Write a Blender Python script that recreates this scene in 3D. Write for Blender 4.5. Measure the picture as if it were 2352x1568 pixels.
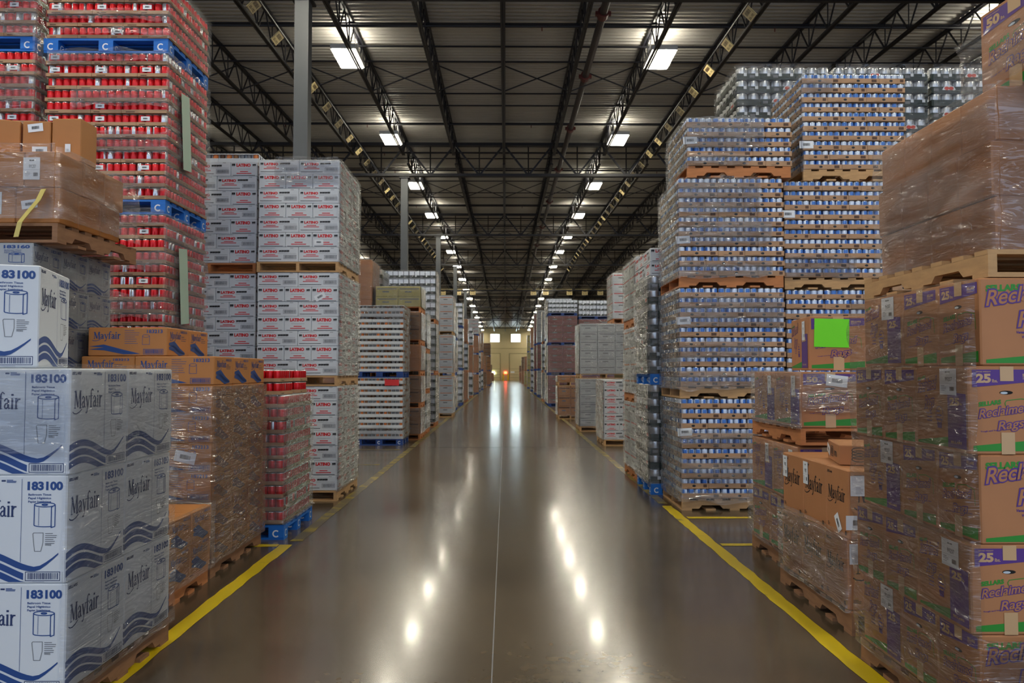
import bpy, math, random
from mathutils import Vector, Matrix, noise
R = random.Random(7)
PI = math.pi
for o in list(bpy.data.objects): bpy.data.objects.remove(o)
C = bpy.context.scene.collection
SC = bpy.context.scene
# ---------------------------------------------------------------- camera, world, exposure
cd = bpy.data.cameras.new('camera'); cam = bpy.data.objects.new('camera', cd); C.objects.link(cam)
cd.sensor_width = 23.5; cd.lens = 1800/2352*23.5; cd.clip_end = 400; cd.clip_start = .05
cd.dof.use_dof = True; cd.dof.focus_distance = 4.2; cd.dof.aperture_fstop = 4.0
cam.location = (0, 0, 1.55)
cam.rotation_euler = (PI/2+math.atan(69/1800), 0, -math.atan(14.5/1800))
SC.camera = cam
wd = bpy.data.worlds.new('world'); SC.world = wd; wd.use_nodes = True
wd.node_tree.nodes['Background'].inputs[0].default_value = (.62, .75, 1, 1)
wd.node_tree.nodes['Background'].inputs[1].default_value = .92
SC.view_settings.view_transform = 'Standard'; SC.view_settings.look = 'None'
SC.view_settings.gamma = 1; SC.view_settings.use_curve_mapping = False
SC.view_settings.exposure = 0.38
LAMP = 76.0
# ---------------------------------------------------------------- materials
def srgb(r, g, b):
    return tuple(((c/255)/12.92 if c/255 <= .04045 else ((c/255+.055)/1.055)**2.4) for c in (r, g, b))+(1,)
def mat(name, col, rough=.6, metal=0, var=0, vscale=8, bump=0, bscale=60, coat=0, emit=None, es=0, stretch=None):
    m = bpy.data.materials.new(name); m.use_nodes = True; nt = m.node_tree; N = nt.nodes; L = nt.links
    b = N['Principled BSDF']; b.inputs['Base Color'].default_value = col
    b.inputs['Roughness'].default_value = rough; b.inputs['Metallic'].default_value = metal
    if coat: b.inputs['Coat Weight'].default_value = coat; b.inputs['Coat Roughness'].default_value = .15
    tc = N.new('ShaderNodeTexCoord'); mp = N.new('ShaderNodeMapping'); L.new(tc.outputs['Object'], mp.inputs[0])
    if stretch: mp.inputs['Scale'].default_value = stretch
    if var:
        n = N.new('ShaderNodeTexNoise'); n.inputs['Scale'].default_value = vscale; n.inputs['Detail'].default_value = 5
        L.new(mp.outputs[0], n.inputs[0])
        r = N.new('ShaderNodeMixRGB'); r.inputs[1].default_value = tuple(c*(1-var) for c in col[:3])+(1,)
        r.inputs[2].default_value = tuple(min(1, c*(1+var)) for c in col[:3])+(1,)
        L.new(n.outputs[0], r.inputs[0]); L.new(r.outputs[0], b.inputs['Base Color'])
    if bump:
        n2 = N.new('ShaderNodeTexNoise'); n2.inputs['Scale'].default_value = bscale; L.new(mp.outputs[0], n2.inputs[0])
        bp = N.new('ShaderNodeBump'); bp.inputs['Strength'].default_value = bump; bp.inputs['Distance'].default_value = .01
        L.new(n2.outputs[0], bp.inputs['Height']); L.new(bp.outputs[0], b.inputs['Normal'])
    if emit: b.inputs['Emission Color'].default_value = emit; b.inputs['Emission Strength'].default_value = es
    return m
M = dict(
 kraft=mat('kraft', srgb(176, 120, 76), .62, var=.12, vscale=5, bump=.06, bscale=25),
 kraft2=mat('kraft_orange', srgb(176, 116, 58), .6, var=.12, vscale=5),
 kraftd=mat('kraft_dark', srgb(138, 98, 62), .65, var=.2, vscale=9),
 tray=mat('tray_card', srgb(172, 134, 98), .6, var=.15, vscale=6),
 tan=mat('tape', srgb(196, 160, 116), .3, var=.05),
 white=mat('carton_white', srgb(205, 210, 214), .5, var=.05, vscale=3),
 paper=mat('paper', srgb(228, 232, 234), .5),
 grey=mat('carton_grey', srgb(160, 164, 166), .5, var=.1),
 blue=mat('ink_blue', srgb(28, 66, 128), .5), navy=mat('ink_navy', srgb(30, 48, 92), .5),
 ink=mat('ink_black', srgb(28, 28, 30), .5), inkg=mat('ink_grey', srgb(110, 112, 116), .5),
 red=mat('ink_red', srgb(206, 44, 48), .5), inkb=mat('ink_brown', srgb(84, 56, 36), .6),
 purple=mat('ink_purple', srgb(84, 48, 128), .5), green=mat('ink_green', srgb(40, 138, 40), .5),
 orange=mat('ink_orange', srgb(214, 120, 52), .5),
 wood=mat('pallet_wood', srgb(186, 146, 98), .7, var=.35, vscale=3, bump=.2, stretch=(3, 3, 12)),
 woodr=mat('pallet_wood_red', srgb(182, 116, 66), .7, var=.3, vscale=3, bump=.2, stretch=(3, 3, 12)),
 woodd=mat('pallet_wood_dark', srgb(140, 100, 68), .75, var=.4, vscale=3, bump=.2, stretch=(3, 3, 12)),
 pblue=mat('pallet_blue', srgb(16, 104, 190), .6, var=.25, vscale=6),
 pblued=mat('pallet_blue_dark', srgb(22, 62, 130), .6, var=.25, vscale=6),
 canred=mat('can_red', srgb(214, 26, 34), .28, metal=.35), cansil=mat('can_silver', srgb(205, 208, 212), .25, metal=.75),
 canblue=mat('can_blue', srgb(62, 112, 186), .3, metal=.25), canpale=mat('can_pale', srgb(196, 210, 230), .3, metal=.3),
 tin=mat('tin', srgb(205, 208, 210), .28, metal=.8), dgreen=mat('tray_green', srgb(30, 46, 40), .5, var=.2),
 tomato=mat('tomato', srgb(214, 62, 36), .5), lime=mat('lime_paper', srgb(116, 232, 30), .55),
 maroon=mat('maroon', srgb(120, 52, 50), .4, var=.2), yellowish=mat('yellowish', srgb(172, 160, 92), .45, var=.2),
 steel=mat('black_steel', srgb(20, 20, 28), .5, var=.2), colm=mat('column_paint', srgb(70, 74, 78), .5, var=.1, vscale=2),
 rust=mat('red_fitting', srgb(96, 34, 28), .5), pipe=mat('pipe_paint', srgb(46, 34, 36), .5),
 lampw=mat('lamp_housing', srgb(200, 200, 196), .4),
 plate=mat('sign_plate', srgb(214, 196, 140), .5), wallm=mat('wall_paint', srgb(196, 180, 138), .7, var=.04, vscale=.5),
 doorm=mat('door_paint', srgb(206, 190, 146), .6), ridge=mat('door_ridge', srgb(150, 140, 104), .6),
 byellow=mat('bollard_yellow', srgb(236, 196, 20), .5), strap=mat('yellow_strap', srgb(206, 186, 96), .35),
 lens=mat('lamp_lens', (1, 1, 1, 1), .5, emit=(1, .93, .76, 1), es=LAMP), up=mat('lamp_top', (1, 1, 1, 1), .5, emit=(1, .93, .78, 1), es=LAMP*.95),
 pane=mat('window_pane', (1, 1, 1, 1), .3, emit=(.75, .93, 1, 1), es=14), redl=mat('red_light', (1, .1, .05, 1), .4, emit=(1, .06, .02, 1), es=12),
 exitl=mat('exit_light', (1, 1, 1, 1), .4, emit=(.85, 1, .7, 1), es=10), rag=mat('rag', srgb(190, 200, 206), .9, var=.5, vscale=20),
 ragr=mat('rag_red', srgb(150, 30, 40), .9), dark=mat('dark_gap', srgb(24, 20, 18), .9),
)
def floor_mat():
    m = bpy.data.materials.new('polished_concrete'); m.use_nodes = True; nt = m.node_tree; N = nt.nodes; L = nt.links
    b = N['Principled BSDF']; tc = N.new('ShaderNodeTexCoord')
    n = N.new('ShaderNodeTexNoise'); n.inputs['Scale'].default_value = .35; n.inputs['Detail'].default_value = 8; n.inputs['Roughness'].default_value = .6
    L.new(tc.outputs['Object'], n.inputs[0])
    cr = N.new('ShaderNodeValToRGB'); cr.color_ramp.elements[0].position = .3; cr.color_ramp.elements[1].position = .72
    cr.color_ramp.elements[0].color = srgb(70, 60, 48); cr.color_ramp.elements[1].color = srgb(104, 91, 72)
    L.new(n.outputs[0], cr.inputs[0])
    n3 = N.new('ShaderNodeTexNoise'); n3.inputs['Scale'].default_value = 14; n3.inputs['Detail'].default_value = 6; L.new(tc.outputs['Object'], n3.inputs[0])
    mx = N.new('ShaderNodeMixRGB'); mx.blend_type = 'OVERLAY'; mx.inputs[0].default_value = .35
    L.new(cr.outputs[0], mx.inputs[1]); L.new(n3.outputs[0], mx.inputs[2]); L.new(mx.outputs[0], b.inputs['Base Color'])
    r = N.new('ShaderNodeMapRange'); r.inputs[3].default_value = .16; r.inputs[4].default_value = .27
    L.new(n.outputs[0], r.inputs[0]); L.new(r.outputs[0], b.inputs['Roughness'])
    b.inputs['IOR'].default_value = 1.55; b.inputs['Coat Weight'].default_value = .2; b.inputs['Coat Roughness'].default_value = .09
    bp = N.new('ShaderNodeBump'); bp.inputs['Strength'].default_value = .02; bp.inputs['Distance'].default_value = .02
    n2 = N.new('ShaderNodeTexNoise'); n2.inputs['Scale'].default_value = 3; L.new(tc.outputs['Object'], n2.inputs[0])
    L.new(n2.outputs[0], bp.inputs['Height']); L.new(bp.outputs[0], b.inputs['Normal'])
    return m
M['floor'] = floor_mat()
def line_mat(name, keep, col):
    m = bpy.data.materials.new(name); m.use_nodes = True; nt = m.node_tree; N = nt.nodes; L = nt.links
    b = N['Principled BSDF']; tc = N.new('ShaderNodeTexCoord'); n = N.new('ShaderNodeTexNoise')
    n.inputs['Scale'].default_value = 3.5; n.inputs['Detail'].default_value = 8; L.new(tc.outputs['Object'], n.inputs[0])
    cr = N.new('ShaderNodeValToRGB'); cr.color_ramp.elements[0].position = keep; cr.color_ramp.elements[1].position = keep+.08
    cr.color_ramp.elements[0].color = srgb(104, 94, 70); cr.color_ramp.elements[1].color = col
    L.new(n.outputs[0], cr.inputs[0]); L.new(cr.outputs[0], b.inputs['Base Color']); b.inputs['Roughness'].default_value = .35
    return m
M['line'] = line_mat('line_yellow', .3, srgb(206, 180, 20)); M['linew'] = line_mat('line_worn', .5, srgb(160, 140, 40))
def deck_mat():
    m = mat('roof_deck', srgb(174, 172, 164), .45, metal=.2, var=.12, vscale=1.2); return m
M['deck'] = deck_mat()
def film_mat(name, lo, hi, tint, fres=1.0):
    m = bpy.data.materials.new(name); m.use_nodes = True; nt = m.node_tree; N = nt.nodes; L = nt.links
    N.remove(N['Principled BSDF']); out = N['Material Output']
    tr = N.new('ShaderNodeBsdfTransparent'); df = N.new('ShaderNodeBsdfDiffuse'); gl = N.new('ShaderNodeBsdfGlossy')
    mx = N.new('ShaderNodeMixShader'); m2 = N.new('ShaderNodeMixShader'); df.inputs[0].default_value = tint
    gl.inputs['Roughness'].default_value = .17
    tc = N.new('ShaderNodeTexCoord'); mp = N.new('ShaderNodeMapping'); mp.inputs['Rotation'].default_value = (.3, .3, .2); mp.inputs['Scale'].default_value = (1.6, 1.6, 9)
    L.new(tc.outputs['Object'], mp.inputs[0])
    n = N.new('ShaderNodeTexNoise'); n.inputs['Scale'].default_value = 1.1; n.inputs['Detail'].default_value = 4; n.inputs['Distortion'].default_value = .6
    L.new(mp.outputs[0], n.inputs[0])
    r = N.new('ShaderNodeMapRange'); r.inputs[1].default_value = .35; r.inputs[2].default_value = .75; r.inputs[3].default_value = lo; r.inputs[4].default_value = hi
    L.new(n.outputs[0], r.inputs[0]); L.new(r.outputs[0], mx.inputs[0])
    n2 = N.new('ShaderNodeTexNoise'); n2.inputs['Scale'].default_value = 1.3; n2.inputs['Detail'].default_value = 2; n2.inputs['Distortion'].default_value = 1.2; L.new(mp.outputs[0], n2.inputs[0])
    bp = N.new('ShaderNodeBump'); bp.inputs['Strength'].default_value = 1; bp.inputs['Distance'].default_value = .1
    n3 = N.new('ShaderNodeTexNoise'); n3.inputs['Scale'].default_value = 1.2; n3.inputs['Detail'].default_value = 2; n3.inputs['Distortion'].default_value = 1.5; L.new(mp.outputs[0], n3.inputs[0])
    def mth(op, a, v):
        q = N.new('ShaderNodeMath'); q.operation = op; L.new(a, q.inputs[0])
        if v is not None: q.inputs[1].default_value = v
        return q.outputs[0]
    rd = mth('POWER', mth('ABSOLUTE', mth('SINE', mth('MULTIPLY', n3.outputs[0], 22), None), None), 7)
    sm = N.new('ShaderNodeMath'); sm.operation = 'MULTIPLY_ADD'; L.new(rd, sm.inputs[0]); sm.inputs[1].default_value = .22; L.new(n2.outputs[0], sm.inputs[2])
    L.new(sm.outputs[0], bp.inputs['Height']); L.new(bp.outputs[0], gl.inputs['Normal'])
    fr = N.new('ShaderNodeFresnel'); fr.inputs[0].default_value = 1.35
    mu = N.new('ShaderNodeMath'); mu.operation = 'MULTIPLY'; mu.inputs[1].default_value = 1.5*fres; mu.use_clamp = True; L.new(fr.outputs[0], mu.inputs[0])
    ma = N.new('ShaderNodeMath'); ma.operation = 'MAXIMUM'; ma.inputs[1].default_value = .085*fres; L.new(mu.outputs[0], ma.inputs[0])
    L.new(tr.outputs[0], mx.inputs[1]); L.new(df.outputs[0], mx.inputs[2])
    L.new(ma.outputs[0], m2.inputs[0]); L.new(mx.outputs[0], m2.inputs[1]); L.new(gl.outputs[0], m2.inputs[2]); L.new(m2.outputs[0], out.inputs[0])
    return m
M['film'] = film_mat('stretch_film', .02, .22, (.7, .7, .7, 1), 1.3)
M['filmh'] = film_mat('stretch_film_hazy', .5, .78, srgb(126, 100, 80))
M['films'] = film_mat('stretch_film_side', .12, .5, srgb(120, 104, 92), 1.1)
M['filml'] = film_mat('stretch_film_light', .02, .12, (.7, .72, .75, 1))
# ---------------------------------------------------------------- mesh helpers
class MB:
    def __init__(s): s.v = []; s.f = []; s.m = []; s.names = []
    def mi(s, m):
        if m not in s.names: s.names.append(m)
        return s.names.index(m)
    def poly(s, pts, m):
        i = len(s.v); s.v += [tuple(p) for p in pts]; s.f.append(tuple(range(i, i+len(pts)))); s.m.append(s.mi(m))
    def box(s, c, d, m, tf=None):
        x, y, z = c; a, b, e = d[0]/2, d[1]/2, d[2]/2; i = len(s.v)
        vs = [(x-a, y-b, z-e), (x+a, y-b, z-e), (x+a, y+b, z-e), (x-a, y+b, z-e), (x-a, y-b, z+e), (x+a, y-b, z+e), (x+a, y+b, z+e), (x-a, y+b, z+e)]
        if tf: vs = [tuple(tf @ Vector(v)) for v in vs]
        s.v += vs; k = s.mi(m)
        for f in ((0, 3, 2, 1), (4, 5, 6, 7), (0, 1, 5, 4), (1, 2, 6, 5), (2, 3, 7, 6), (3, 0, 4, 7)):
            s.f.append(tuple(i+j for j in f)); s.m.append(k)
    def rbox(s, w, d, h, m, b=.006):   # carton with chamfered edges, base at z=0
        a, e = w/2, d/2; i = len(s.v)
        for z, q in ((0, b), (b, 0), (h-b, 0), (h, b)):
            A, E = a-q, e-q; bb = b
            s.v += [(-A+bb, -E, z), (A-bb, -E, z), (A, -E+bb, z), (A, E-bb, z), (A-bb, E, z), (-A+bb, E, z), (-A, E-bb, z), (-A, -E+bb, z)]
        k = s.mi(m)
        for r in range(3):
            for j in range(8):
                s.f.append((i+r*8+j, i+r*8+(j+1) % 8, i+r*8+8+(j+1) % 8, i+r*8+8+j)); s.m.append(k)
        s.f.append(tuple(i+7-j for j in range(8))); s.m.append(k)
        s.f.append(tuple(i+24+j for j in range(8))); s.m.append(k)
    def bar(s, p, q, w, m, n=4, w2=None):
        p = Vector(p); q = Vector(q); d = (q-p).normalized(); u = d.orthogonal().normalized() if abs(d.z) > .9 else d.cross(Vector((0, 0, 1))).normalized()
        t = d.cross(u); i = len(s.v); o = PI/4 if n == 4 else 0; k = s.mi(m)
        for P_ in (p, q):
            for j in range(n):
                a = o+2*PI*j/n; s.v.append(tuple(P_+u*math.cos(a)*w/2*(1.41 if n == 4 else 1)+t*math.sin(a)*(w2 or w)/2*(1.41 if n == 4 else 1)))
        for j in range(n): s.f.append((i+j, i+(j+1) % n, i+n+(j+1) % n, i+n+j)); s.m.append(k)
        s.f.append(tuple(i+n-1-j for j in range(n))); s.m.append(k); s.f.append(tuple(i+n+j for j in range(n))); s.m.append(k)
    def mesh(s, name, smooth=False):
        me = bpy.data.meshes.new(name); me.from_pydata(s.v, [], s.f)
        for n in s.names: me.materials.append(M[n])
        me.polygons.foreach_set('material_index', s.m)
        if smooth: me.polygons.foreach_set('use_smooth', [True]*len(s.f))
        me.update(); return me
def obj(name, me, parent=None, loc=(0, 0, 0), rz=0, rot=None):
    o = bpy.data.objects.new(name, me); C.objects.link(o); o.location = loc
    o.rotation_euler = rot if rot else (0, 0, rz)
    if parent: o.parent = parent
    return o
def T(name, me, label, cat, group=None, loc=(0, 0, 0), rz=0, rot=None, kind=None):
    o = obj(name, me, None, loc, rz, rot)
    if kind == 'structure': o['kind'] = kind; return o
    if kind: o['kind'] = kind
    o['label'] = label; o['category'] = cat
    if group: o['group'] = group
    n = len(label.split())
    if n < 4 or n > 16: print('LABEL LENGTH', n, label)
    return o
ORD = ['zeroth', 'first', 'second', 'third', 'fourth', 'fifth', 'sixth', 'seventh', 'eighth', 'ninth', 'tenth', 'eleventh', 'twelfth', 'thirteenth', 'fourteenth', 'fifteenth', 'sixteenth', 'seventeenth', 'eighteenth', 'nineteenth', 'twentieth']
# ---------------------------------------------------------------- lettering
_tc = {}
def tris(s, bold=0, res=3):
    k = (s, bold, res)
    if k in _tc: return _tc[k]
    cu = bpy.data.curves.new('t', 'FONT'); cu.body = s; cu.size = 1; cu.resolution_u = res; cu.offset = bold; cu.fill_mode = 'FRONT'
    o = bpy.data.objects.new('t', cu); C.objects.link(o)
    dg = bpy.context.evaluated_depsgraph_get(); me = bpy.data.meshes.new_from_object(o.evaluated_get(dg))
    r = [[(me.vertices[i].co.x, me.vertices[i].co.y) for i in p.vertices] for p in me.polygons]
    bpy.data.objects.remove(o); bpy.data.curves.remove(cu); bpy.data.meshes.remove(me)
    xs = [p[0] for q in r for p in q]; x0, x1 = min(xs), max(xs)
    cap = .73+2*bold
    r = [[((x-x0), (y+bold)/cap) for x, y in q] for q in r]
    _tc[k] = (r, x1-x0, cap); return _tc[k]
# a 2D drawing is a list of (points, material, layer)
def text(D, s, u, v, h, w=None, m='ink', bold=.02, shear=0, slope=0, layer=1, align='l', res=3):
    r, W, cap = tris(s, bold, res)
    sx = (w/W) if w else h/cap
    if not w: w = W*sx
    if align == 'r': u = u-w
    if align == 'c': u = u-w/2
    for q in r:
        D.append(([(u+x*sx+y*h*shear, v+y*h+(x*sx)*slope) for x, y in q], m, layer))
def rect(D, u0, v0, u1, v1, m, layer=1): D.append(([(u0, v0), (u1, v0), (u1, v1), (u0, v1)], m, layer))
def stroke(D, pts, w, m, layer=1, ws=None):
    for i in range(len(pts)-1):
        (x0, y0), (x1, y1) = pts[i], pts[i+1]; L = math.hypot(x1-x0, y1-y0) or 1e-6
        nx, ny = -(y1-y0)/L, (x1-x0)/L; a = (ws[i] if ws else w)/2; b = (ws[i+1] if ws else w)/2
        e = w*.18; dx, dy = (x1-x0)/L*e, (y1-y0)/L*e
        D.append(([(x0-dx+nx*a, y0-dy+ny*a), (x0-dx-nx*a, y0-dy-ny*a), (x1+dx-nx*b, y1+dy-ny*b), (x1+dx+nx*b, y1+dy+ny*b)], m, layer))
def ell(cx, cy, a, b, n=18, t0=0, t1=2*PI): return [(cx+a*math.cos(t0+(t1-t0)*i/n), cy+b*math.sin(t0+(t1-t0)*i/n)) for i in range(n+1)]
def barcode(D, u0, v0, u1, v1, m='navy', frame=True, seed=3, layer=1):
    rr = random.Random(seed); x = u0+(u1-u0)*.06; e = (u1-u0)
    if frame: stroke(D, [(u0, v0), (u1, v0), (u1, v1), (u0, v1), (u0, v0)], (v1-v0)*.08, m, layer)
    while x < u1-.06*e:
        w = rr.choice((.012, .02, .03))*e; rect(D, x, v0+(v1-v0)*.15, min(x+w, u1), v1-(v1-v0)*.12, m, layer); x += w+rr.choice((.012, .02))*e
def lines(D, u, v, w, n, dv, m='inkg', t=None, seed=1, layer=1):
    rr = random.Random(seed); t = t or dv*.4
    for i in range(n): rect(D, u, v-i*dv, u+w*rr.uniform(.55, 1), v-i*dv+t, m, layer)
GL = {
 'M': (1.3, [([(.13, 0), (.2, 1.45)], .09), ([(.2, 1.45), (.64, .12)], .24), ([(.6, .1), (1.02, 1.45)], .09), ([(1.04, 1.45), (1.1, 0)], .25), ([(0, .03), (.3, .03)], .07), ([(.88, .03), (1.3, .03)], .07), ([(0, 1.42), (.24, 1.42)], .07), ([(1, 1.42), (1.26, 1.42)], .07)]),
 'a': (.74, [([(.5, .85), (.5, .12)], .2), ([(.1, .74), (.18, .92), (.34, .98), (.5, .82)], .12), ([(.5, .58), (.22, .48), (.1, .28), (.16, .08), (.32, .04), (.5, .2)], .14), ([(.52, .1), (.6, .02), (.72, .1)], .1)]),
 'y': (.76, [([(.12, .97), (.4, .05)], .2), ([(.66, .97), (.32, -.3)], .1), ([(.34, -.28), (.2, -.45), (.05, -.42)], .13), ([(-.02, .98), (.3, .98)], .06), ([(.5, .98), (.8, .98)], .06)]),
 'f': (.58, [([(.24, 0), (.24, 1.2)], .2), ([(.24, 1.15), (.3, 1.45), (.46, 1.58), (.64, 1.45)], .13), ([(.04, .97), (.52, .97)], .08), ([(.06, .03), (.45, .03)], .06)]),
 'i': (.42, [([(.2, 0), (.2, 1)], .2), ([(.04, .03), (.38, .03)], .06), ([(.04, .97), (.2, .97)], .06), ([(.12, 1.34), (.3, 1.34)], .2)]),
 'r': (.66, [([(.2, 0), (.2, 1)], .2), ([(.04, .03), (.4, .03)], .06), ([(.04, .97), (.2, .97)], .06), ([(.26, .7), (.4, .93), (.62, .93)], .15)]),
}
def mayfair(D, u, v, w, m='navy', k=1.0, layer=1):
    x = 0; segs = []
    for ch in 'Mayfair':
        a, st = GL[ch]
        for p, t in st: segs.append(([(x+q[0], q[1]) for q in p], t))
        x += a
    segs.append(([(-.25, -.28), (0, -.42), (.4, -.46), (.9, -.34), (1.35, -.12)], .1))
    s = w/x
    for p, t in segs: stroke(D, [(u+a*s, v+b*s*k) for a, b in p], t*s*1.05, m, layer)
def face_of(mb, D, face, w, d, h, base=.0008):
    for pts, m, ly in D:
        e = base+ly*.0006; W = w if face in 'fb' else d
        if face == 'f': q = [(-w/2+u, -d/2-e, v) for u, v in pts]
        elif face == 'b': q = [(w/2-u, d/2+e, v) for u, v in pts]
        elif face == 'r': q = [(w/2+e, -d/2+u, v) for u, v in pts]
        elif face == 't': q = [(-w/2+u, -d/2+v, h+e) for u, v in pts]
        else: q = [(-w/2-e, d/2-u, v) for u, v in pts]
        mb.poly(q, m)
def carton(name, w, d, h, m, faces):
    mb = MB(); mb.rbox(w, d, h, m, min(.006, h*.04))
    for f, fn in faces.items():
        D = []; fn(D, w if f in 'fbt' else d, d if f == 't' else h); face_of(mb, D, f, w, d, h)
    return mb.mesh(name)
# ---- carton artwork
def roll(D, u, v, w, h, m='blue', t=.004):
    stroke(D, ell(u+w/2, v+h, w/2, h*.1), t, m); stroke(D, ell(u+w/2, v+h, w*.13, h*.03), t*1.2, m)
    stroke(D, [(u, v+h), (u, v+.06*h)]+ell(u+w/2, v+.06*h, w/2, h*.08, 10, PI, 1.75*PI), t, m)
    stroke(D, [(u+w, v+h), (u+w, v), (u+w*.82, v-.06*h), (u+w*.82, v+h*.88), (u+w, v+h)], t, m)
    for i in range(14): rect(D, u+w*.2, v+h*(.05+i*.06), u+w*.2+t, v+h*(.08+i*.06), m)
def waves(D, W, h, m='blue', k=1.0):
    n = 16
    def c(t, o): return h*(.255+.07*math.sin(t*PI*1.75+.35)-.04*t-o)*k
    for b, (t1, o) in enumerate(((1, 0), (.86, .085), (.66, .165))):
        for i in range(n):
            a, q = i/n*t1, (i+1)/n*t1
            wa = .062*h*(1 if b else 1-.75*max(0, (a-.6)/.4)); wq = .062*h*(1 if b else 1-.75*max(0, (q-.6)/.4))
            ra = .1*h*max(0, (a-.78))/.22 if not b else 0; rq = .1*h*max(0, (q-.78))/.22 if not b else 0
            D.append(([(W*a, max(.008, c(a, o)+ra-wa)), (W*q, max(.008, c(q, o)+rq-wq)), (W*q, max(.009, c(q, o)+rq)), (W*a, max(.009, c(a, o)+ra))], m, 1))
def art_mayfair_white(num, lines3=True):
    def fn(D, w, h):
        rect(D, .565*w, .2*h, .569*w, .97*h, 'blue')
        text(D, num, .62*w, .865*h, .085*h, .34*w, 'blue', .045)
        for i, s in enumerate(('Bathroom Tissue', 'Papel Higiénico', 'Papier hygiénique')): text(D, s, .63*w, (.815-.033*i)*h, .021*h, .22*w, 'blue', .02, res=2)
        roll(D, .69*w, .53*h, .2*w, .2*h)
        stroke(D, [(.68*w, .46*h), (.69*w, .47*h), (.78*w, .47*h), (.78*w, .38*h), (.76*w, .3*h), (.7*w, .3*h), (.69*w, .38*h), (.68*w, .46*h)], .0025, 'inkg')
        lines(D, .8*w, .46*h, .12*w, 6, .018*h, 'inkg', .003); text(D, '99905', .8*w, .35*h, .018*h, None, 'inkg', .02, res=2)
        mayfair(D, .06*w, .62*h, .46*w, 'navy', 1.15)
        waves(D, .93*w, h); rect(D, .6*w, .02*h, .97*w, .115*h, 'white', 2); barcode(D, .62*w, .03*h, .95*w, .11*h, 'navy', layer=3)
        text(D, 'SELLARS', .02*w, .94*h, .03*h, .14*w, 'navy', .05, .25); rect(D, .37*w, .945*h, .41*w, .96*h, 'navy'); lines(D, .42*w, .955*h, .1*w, 3, .01*h, 'blue', .003)
    return fn
def art_mayfair_kraft(num='183213'):
    def fn(D, w, h):
        mayfair(D, .07*w, .6*h, .34*w, 'blue', .9)
        text(D, num, .74*w, .8*h, .13*h, .2*w, 'blue', .03)
        for i in range(3):
            D.append(([(0.01*w, (.33-.1*i)*h), (.2*w, (.4-.1*i)*h), (.45*w, (.22-.07*i)*h), (.66*w, (.08-.01*i)*h), (.45*w, (.13-.07*max(i-.5, 0))*h if i == 0 else .06*h), (.2*w, (.3-.1*i)*h)], 'blue', 1)) if i < 2 else None
        lines(D, .46*w, .88*h, .2*w, 7, .075*h, 'blue', .003)
        stroke(D, ell(.73*w, .7*h, .045*w, .05*h, 10), .003, 'blue'); stroke(D, [(.685*w, .7*h), (.685*w, .4*h), (.775*w, .4*h), (.775*w, .7*h)], .003, 'blue')
        barcode(D, .7*w, .06*h, .95*w, .24*h, 'blue')
    return fn
def art_mayfair_kraft_end(D, w, h):
    mayfair(D, .12*w, .62*h, .5*w, 'blue', .9); text(D, '183213', .6*w, .84*h, .09*h, .3*w, 'blue', .03)
    for i in range(2):
        stroke(D, [(.08*w, (.42-.14*i)*h), (.3*w, (.42-.14*i)*h), (.55*w, (.2-.08*i)*h), (.8*w, (.12-.02*i)*h)], .07*h, 'blue', 1, [.02, .05, .045, .01])
    lines(D, .62*w, .7*h, .25*w, 3, .07*h, 'navy', .004)
def art_mayfair_black(big=True):
    def fn(D, w, h):
        mayfair(D, .1*w, .52*h, .75*w if big else .5*w, 'ink', 1.15)
        text(D, 'SELLARS', .06*w, .9*h, .03*h, .22*w, 'ink', .04, .2, res=2)
        lines(D, .06*w, .14*h, .1*w, 3, .02*h, 'ink', .004); rect(D, .82*w, .05*h, .9*w, .11*h, 'inkb'); lines(D, .06*w, .93*h, .2*w, 1, .02*h, 'inkb', .003)
    return fn
def rags_word(D, u, v, w, s=1.0, fill='kraft'):
    h = w*.23*s
    for (word, uu, vv, ww) in (('Reclaimed', u, v, w), ('Rags', u+w*.38, v-h*1.3, w*.5)):
        r, W_, cap = tris(word, .0, 3)
        for bold, m, ly in ((.075, 'purple', 2), (.012, fill, 3)):
            r, W1, cap = tris(word, bold, 3); sx = ww/W1; du = 0
            k = ww/W_
            for q in r:
                D.append(([(uu+(x-bold)*k+y*h*.22, vv+(y*cap-bold)/.73*h+(x*k)*.14) for x, y in q], m, ly))
def art_P(n):
    def fn(D, w, h):
        D.append(([(.05*w, .76*h), (.95*w, .83*h), (.95*w, .96*h), (.05*w, .96*h)], 'purple', 1))
        text(D, n, .1*w, .81*h, .11*h, .2*w, 'tan', .05, layer=2); text(D, 'lbs.', .315*w, .815*h, .04*h, None, 'tan', .02, layer=2)
        text(D, 'GROSS WEIGHT', .1*w, .93*h, .014*h, .2*w, 'tan', .02, layer=2, res=2)
        text(D, 'SELLARS', .72*w, .88*h, .035*h, .17*w, 'tan', .04, layer=2); lines(D, .72*w, .865*h, .16*w, 2, .014*h, 'tan', .002, layer=2)
        rect(D, .42*w, .83*h, .6*w, .995*h, 'tan', 3); rect(D, .42*w, .005*h, .6*w, .25*h, 'tan', 3)
        D.append((ell(.5*w, .7*h, .09*w, .022*h, 14)[:-1], 'dark', 1)); D.append((ell(.47*w, .696*h, .05*w, .014*h, 10)[:-1], 'rag', 2))
        text(D, 'SELLARS', .13*w, .54*h, .055*h, .3*w, 'green', .05, slope=.12)
        stroke(D, [(.9*w, .42*h), (.88*w, .6*h), (.7*w, .63*h), (.5*w, .61*h), (.48*w, .58*h), (.49*w, .55*h)], .003, 'green')
        rags_word(D, .13*w, .41*h, .66*w, .8)
        text(D, 'Tough and Versatile Recycled Wiping Cloths', .15*w, .25*h, .018*h, .68*w, 'purple', .02, slope=.1, res=1)
        D.append(([(.05*w, .04*h), (.95*w, .04*h), (.95*w, .17*h), (.05*w, .1*h)], 'green', 1))
    return fn
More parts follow.
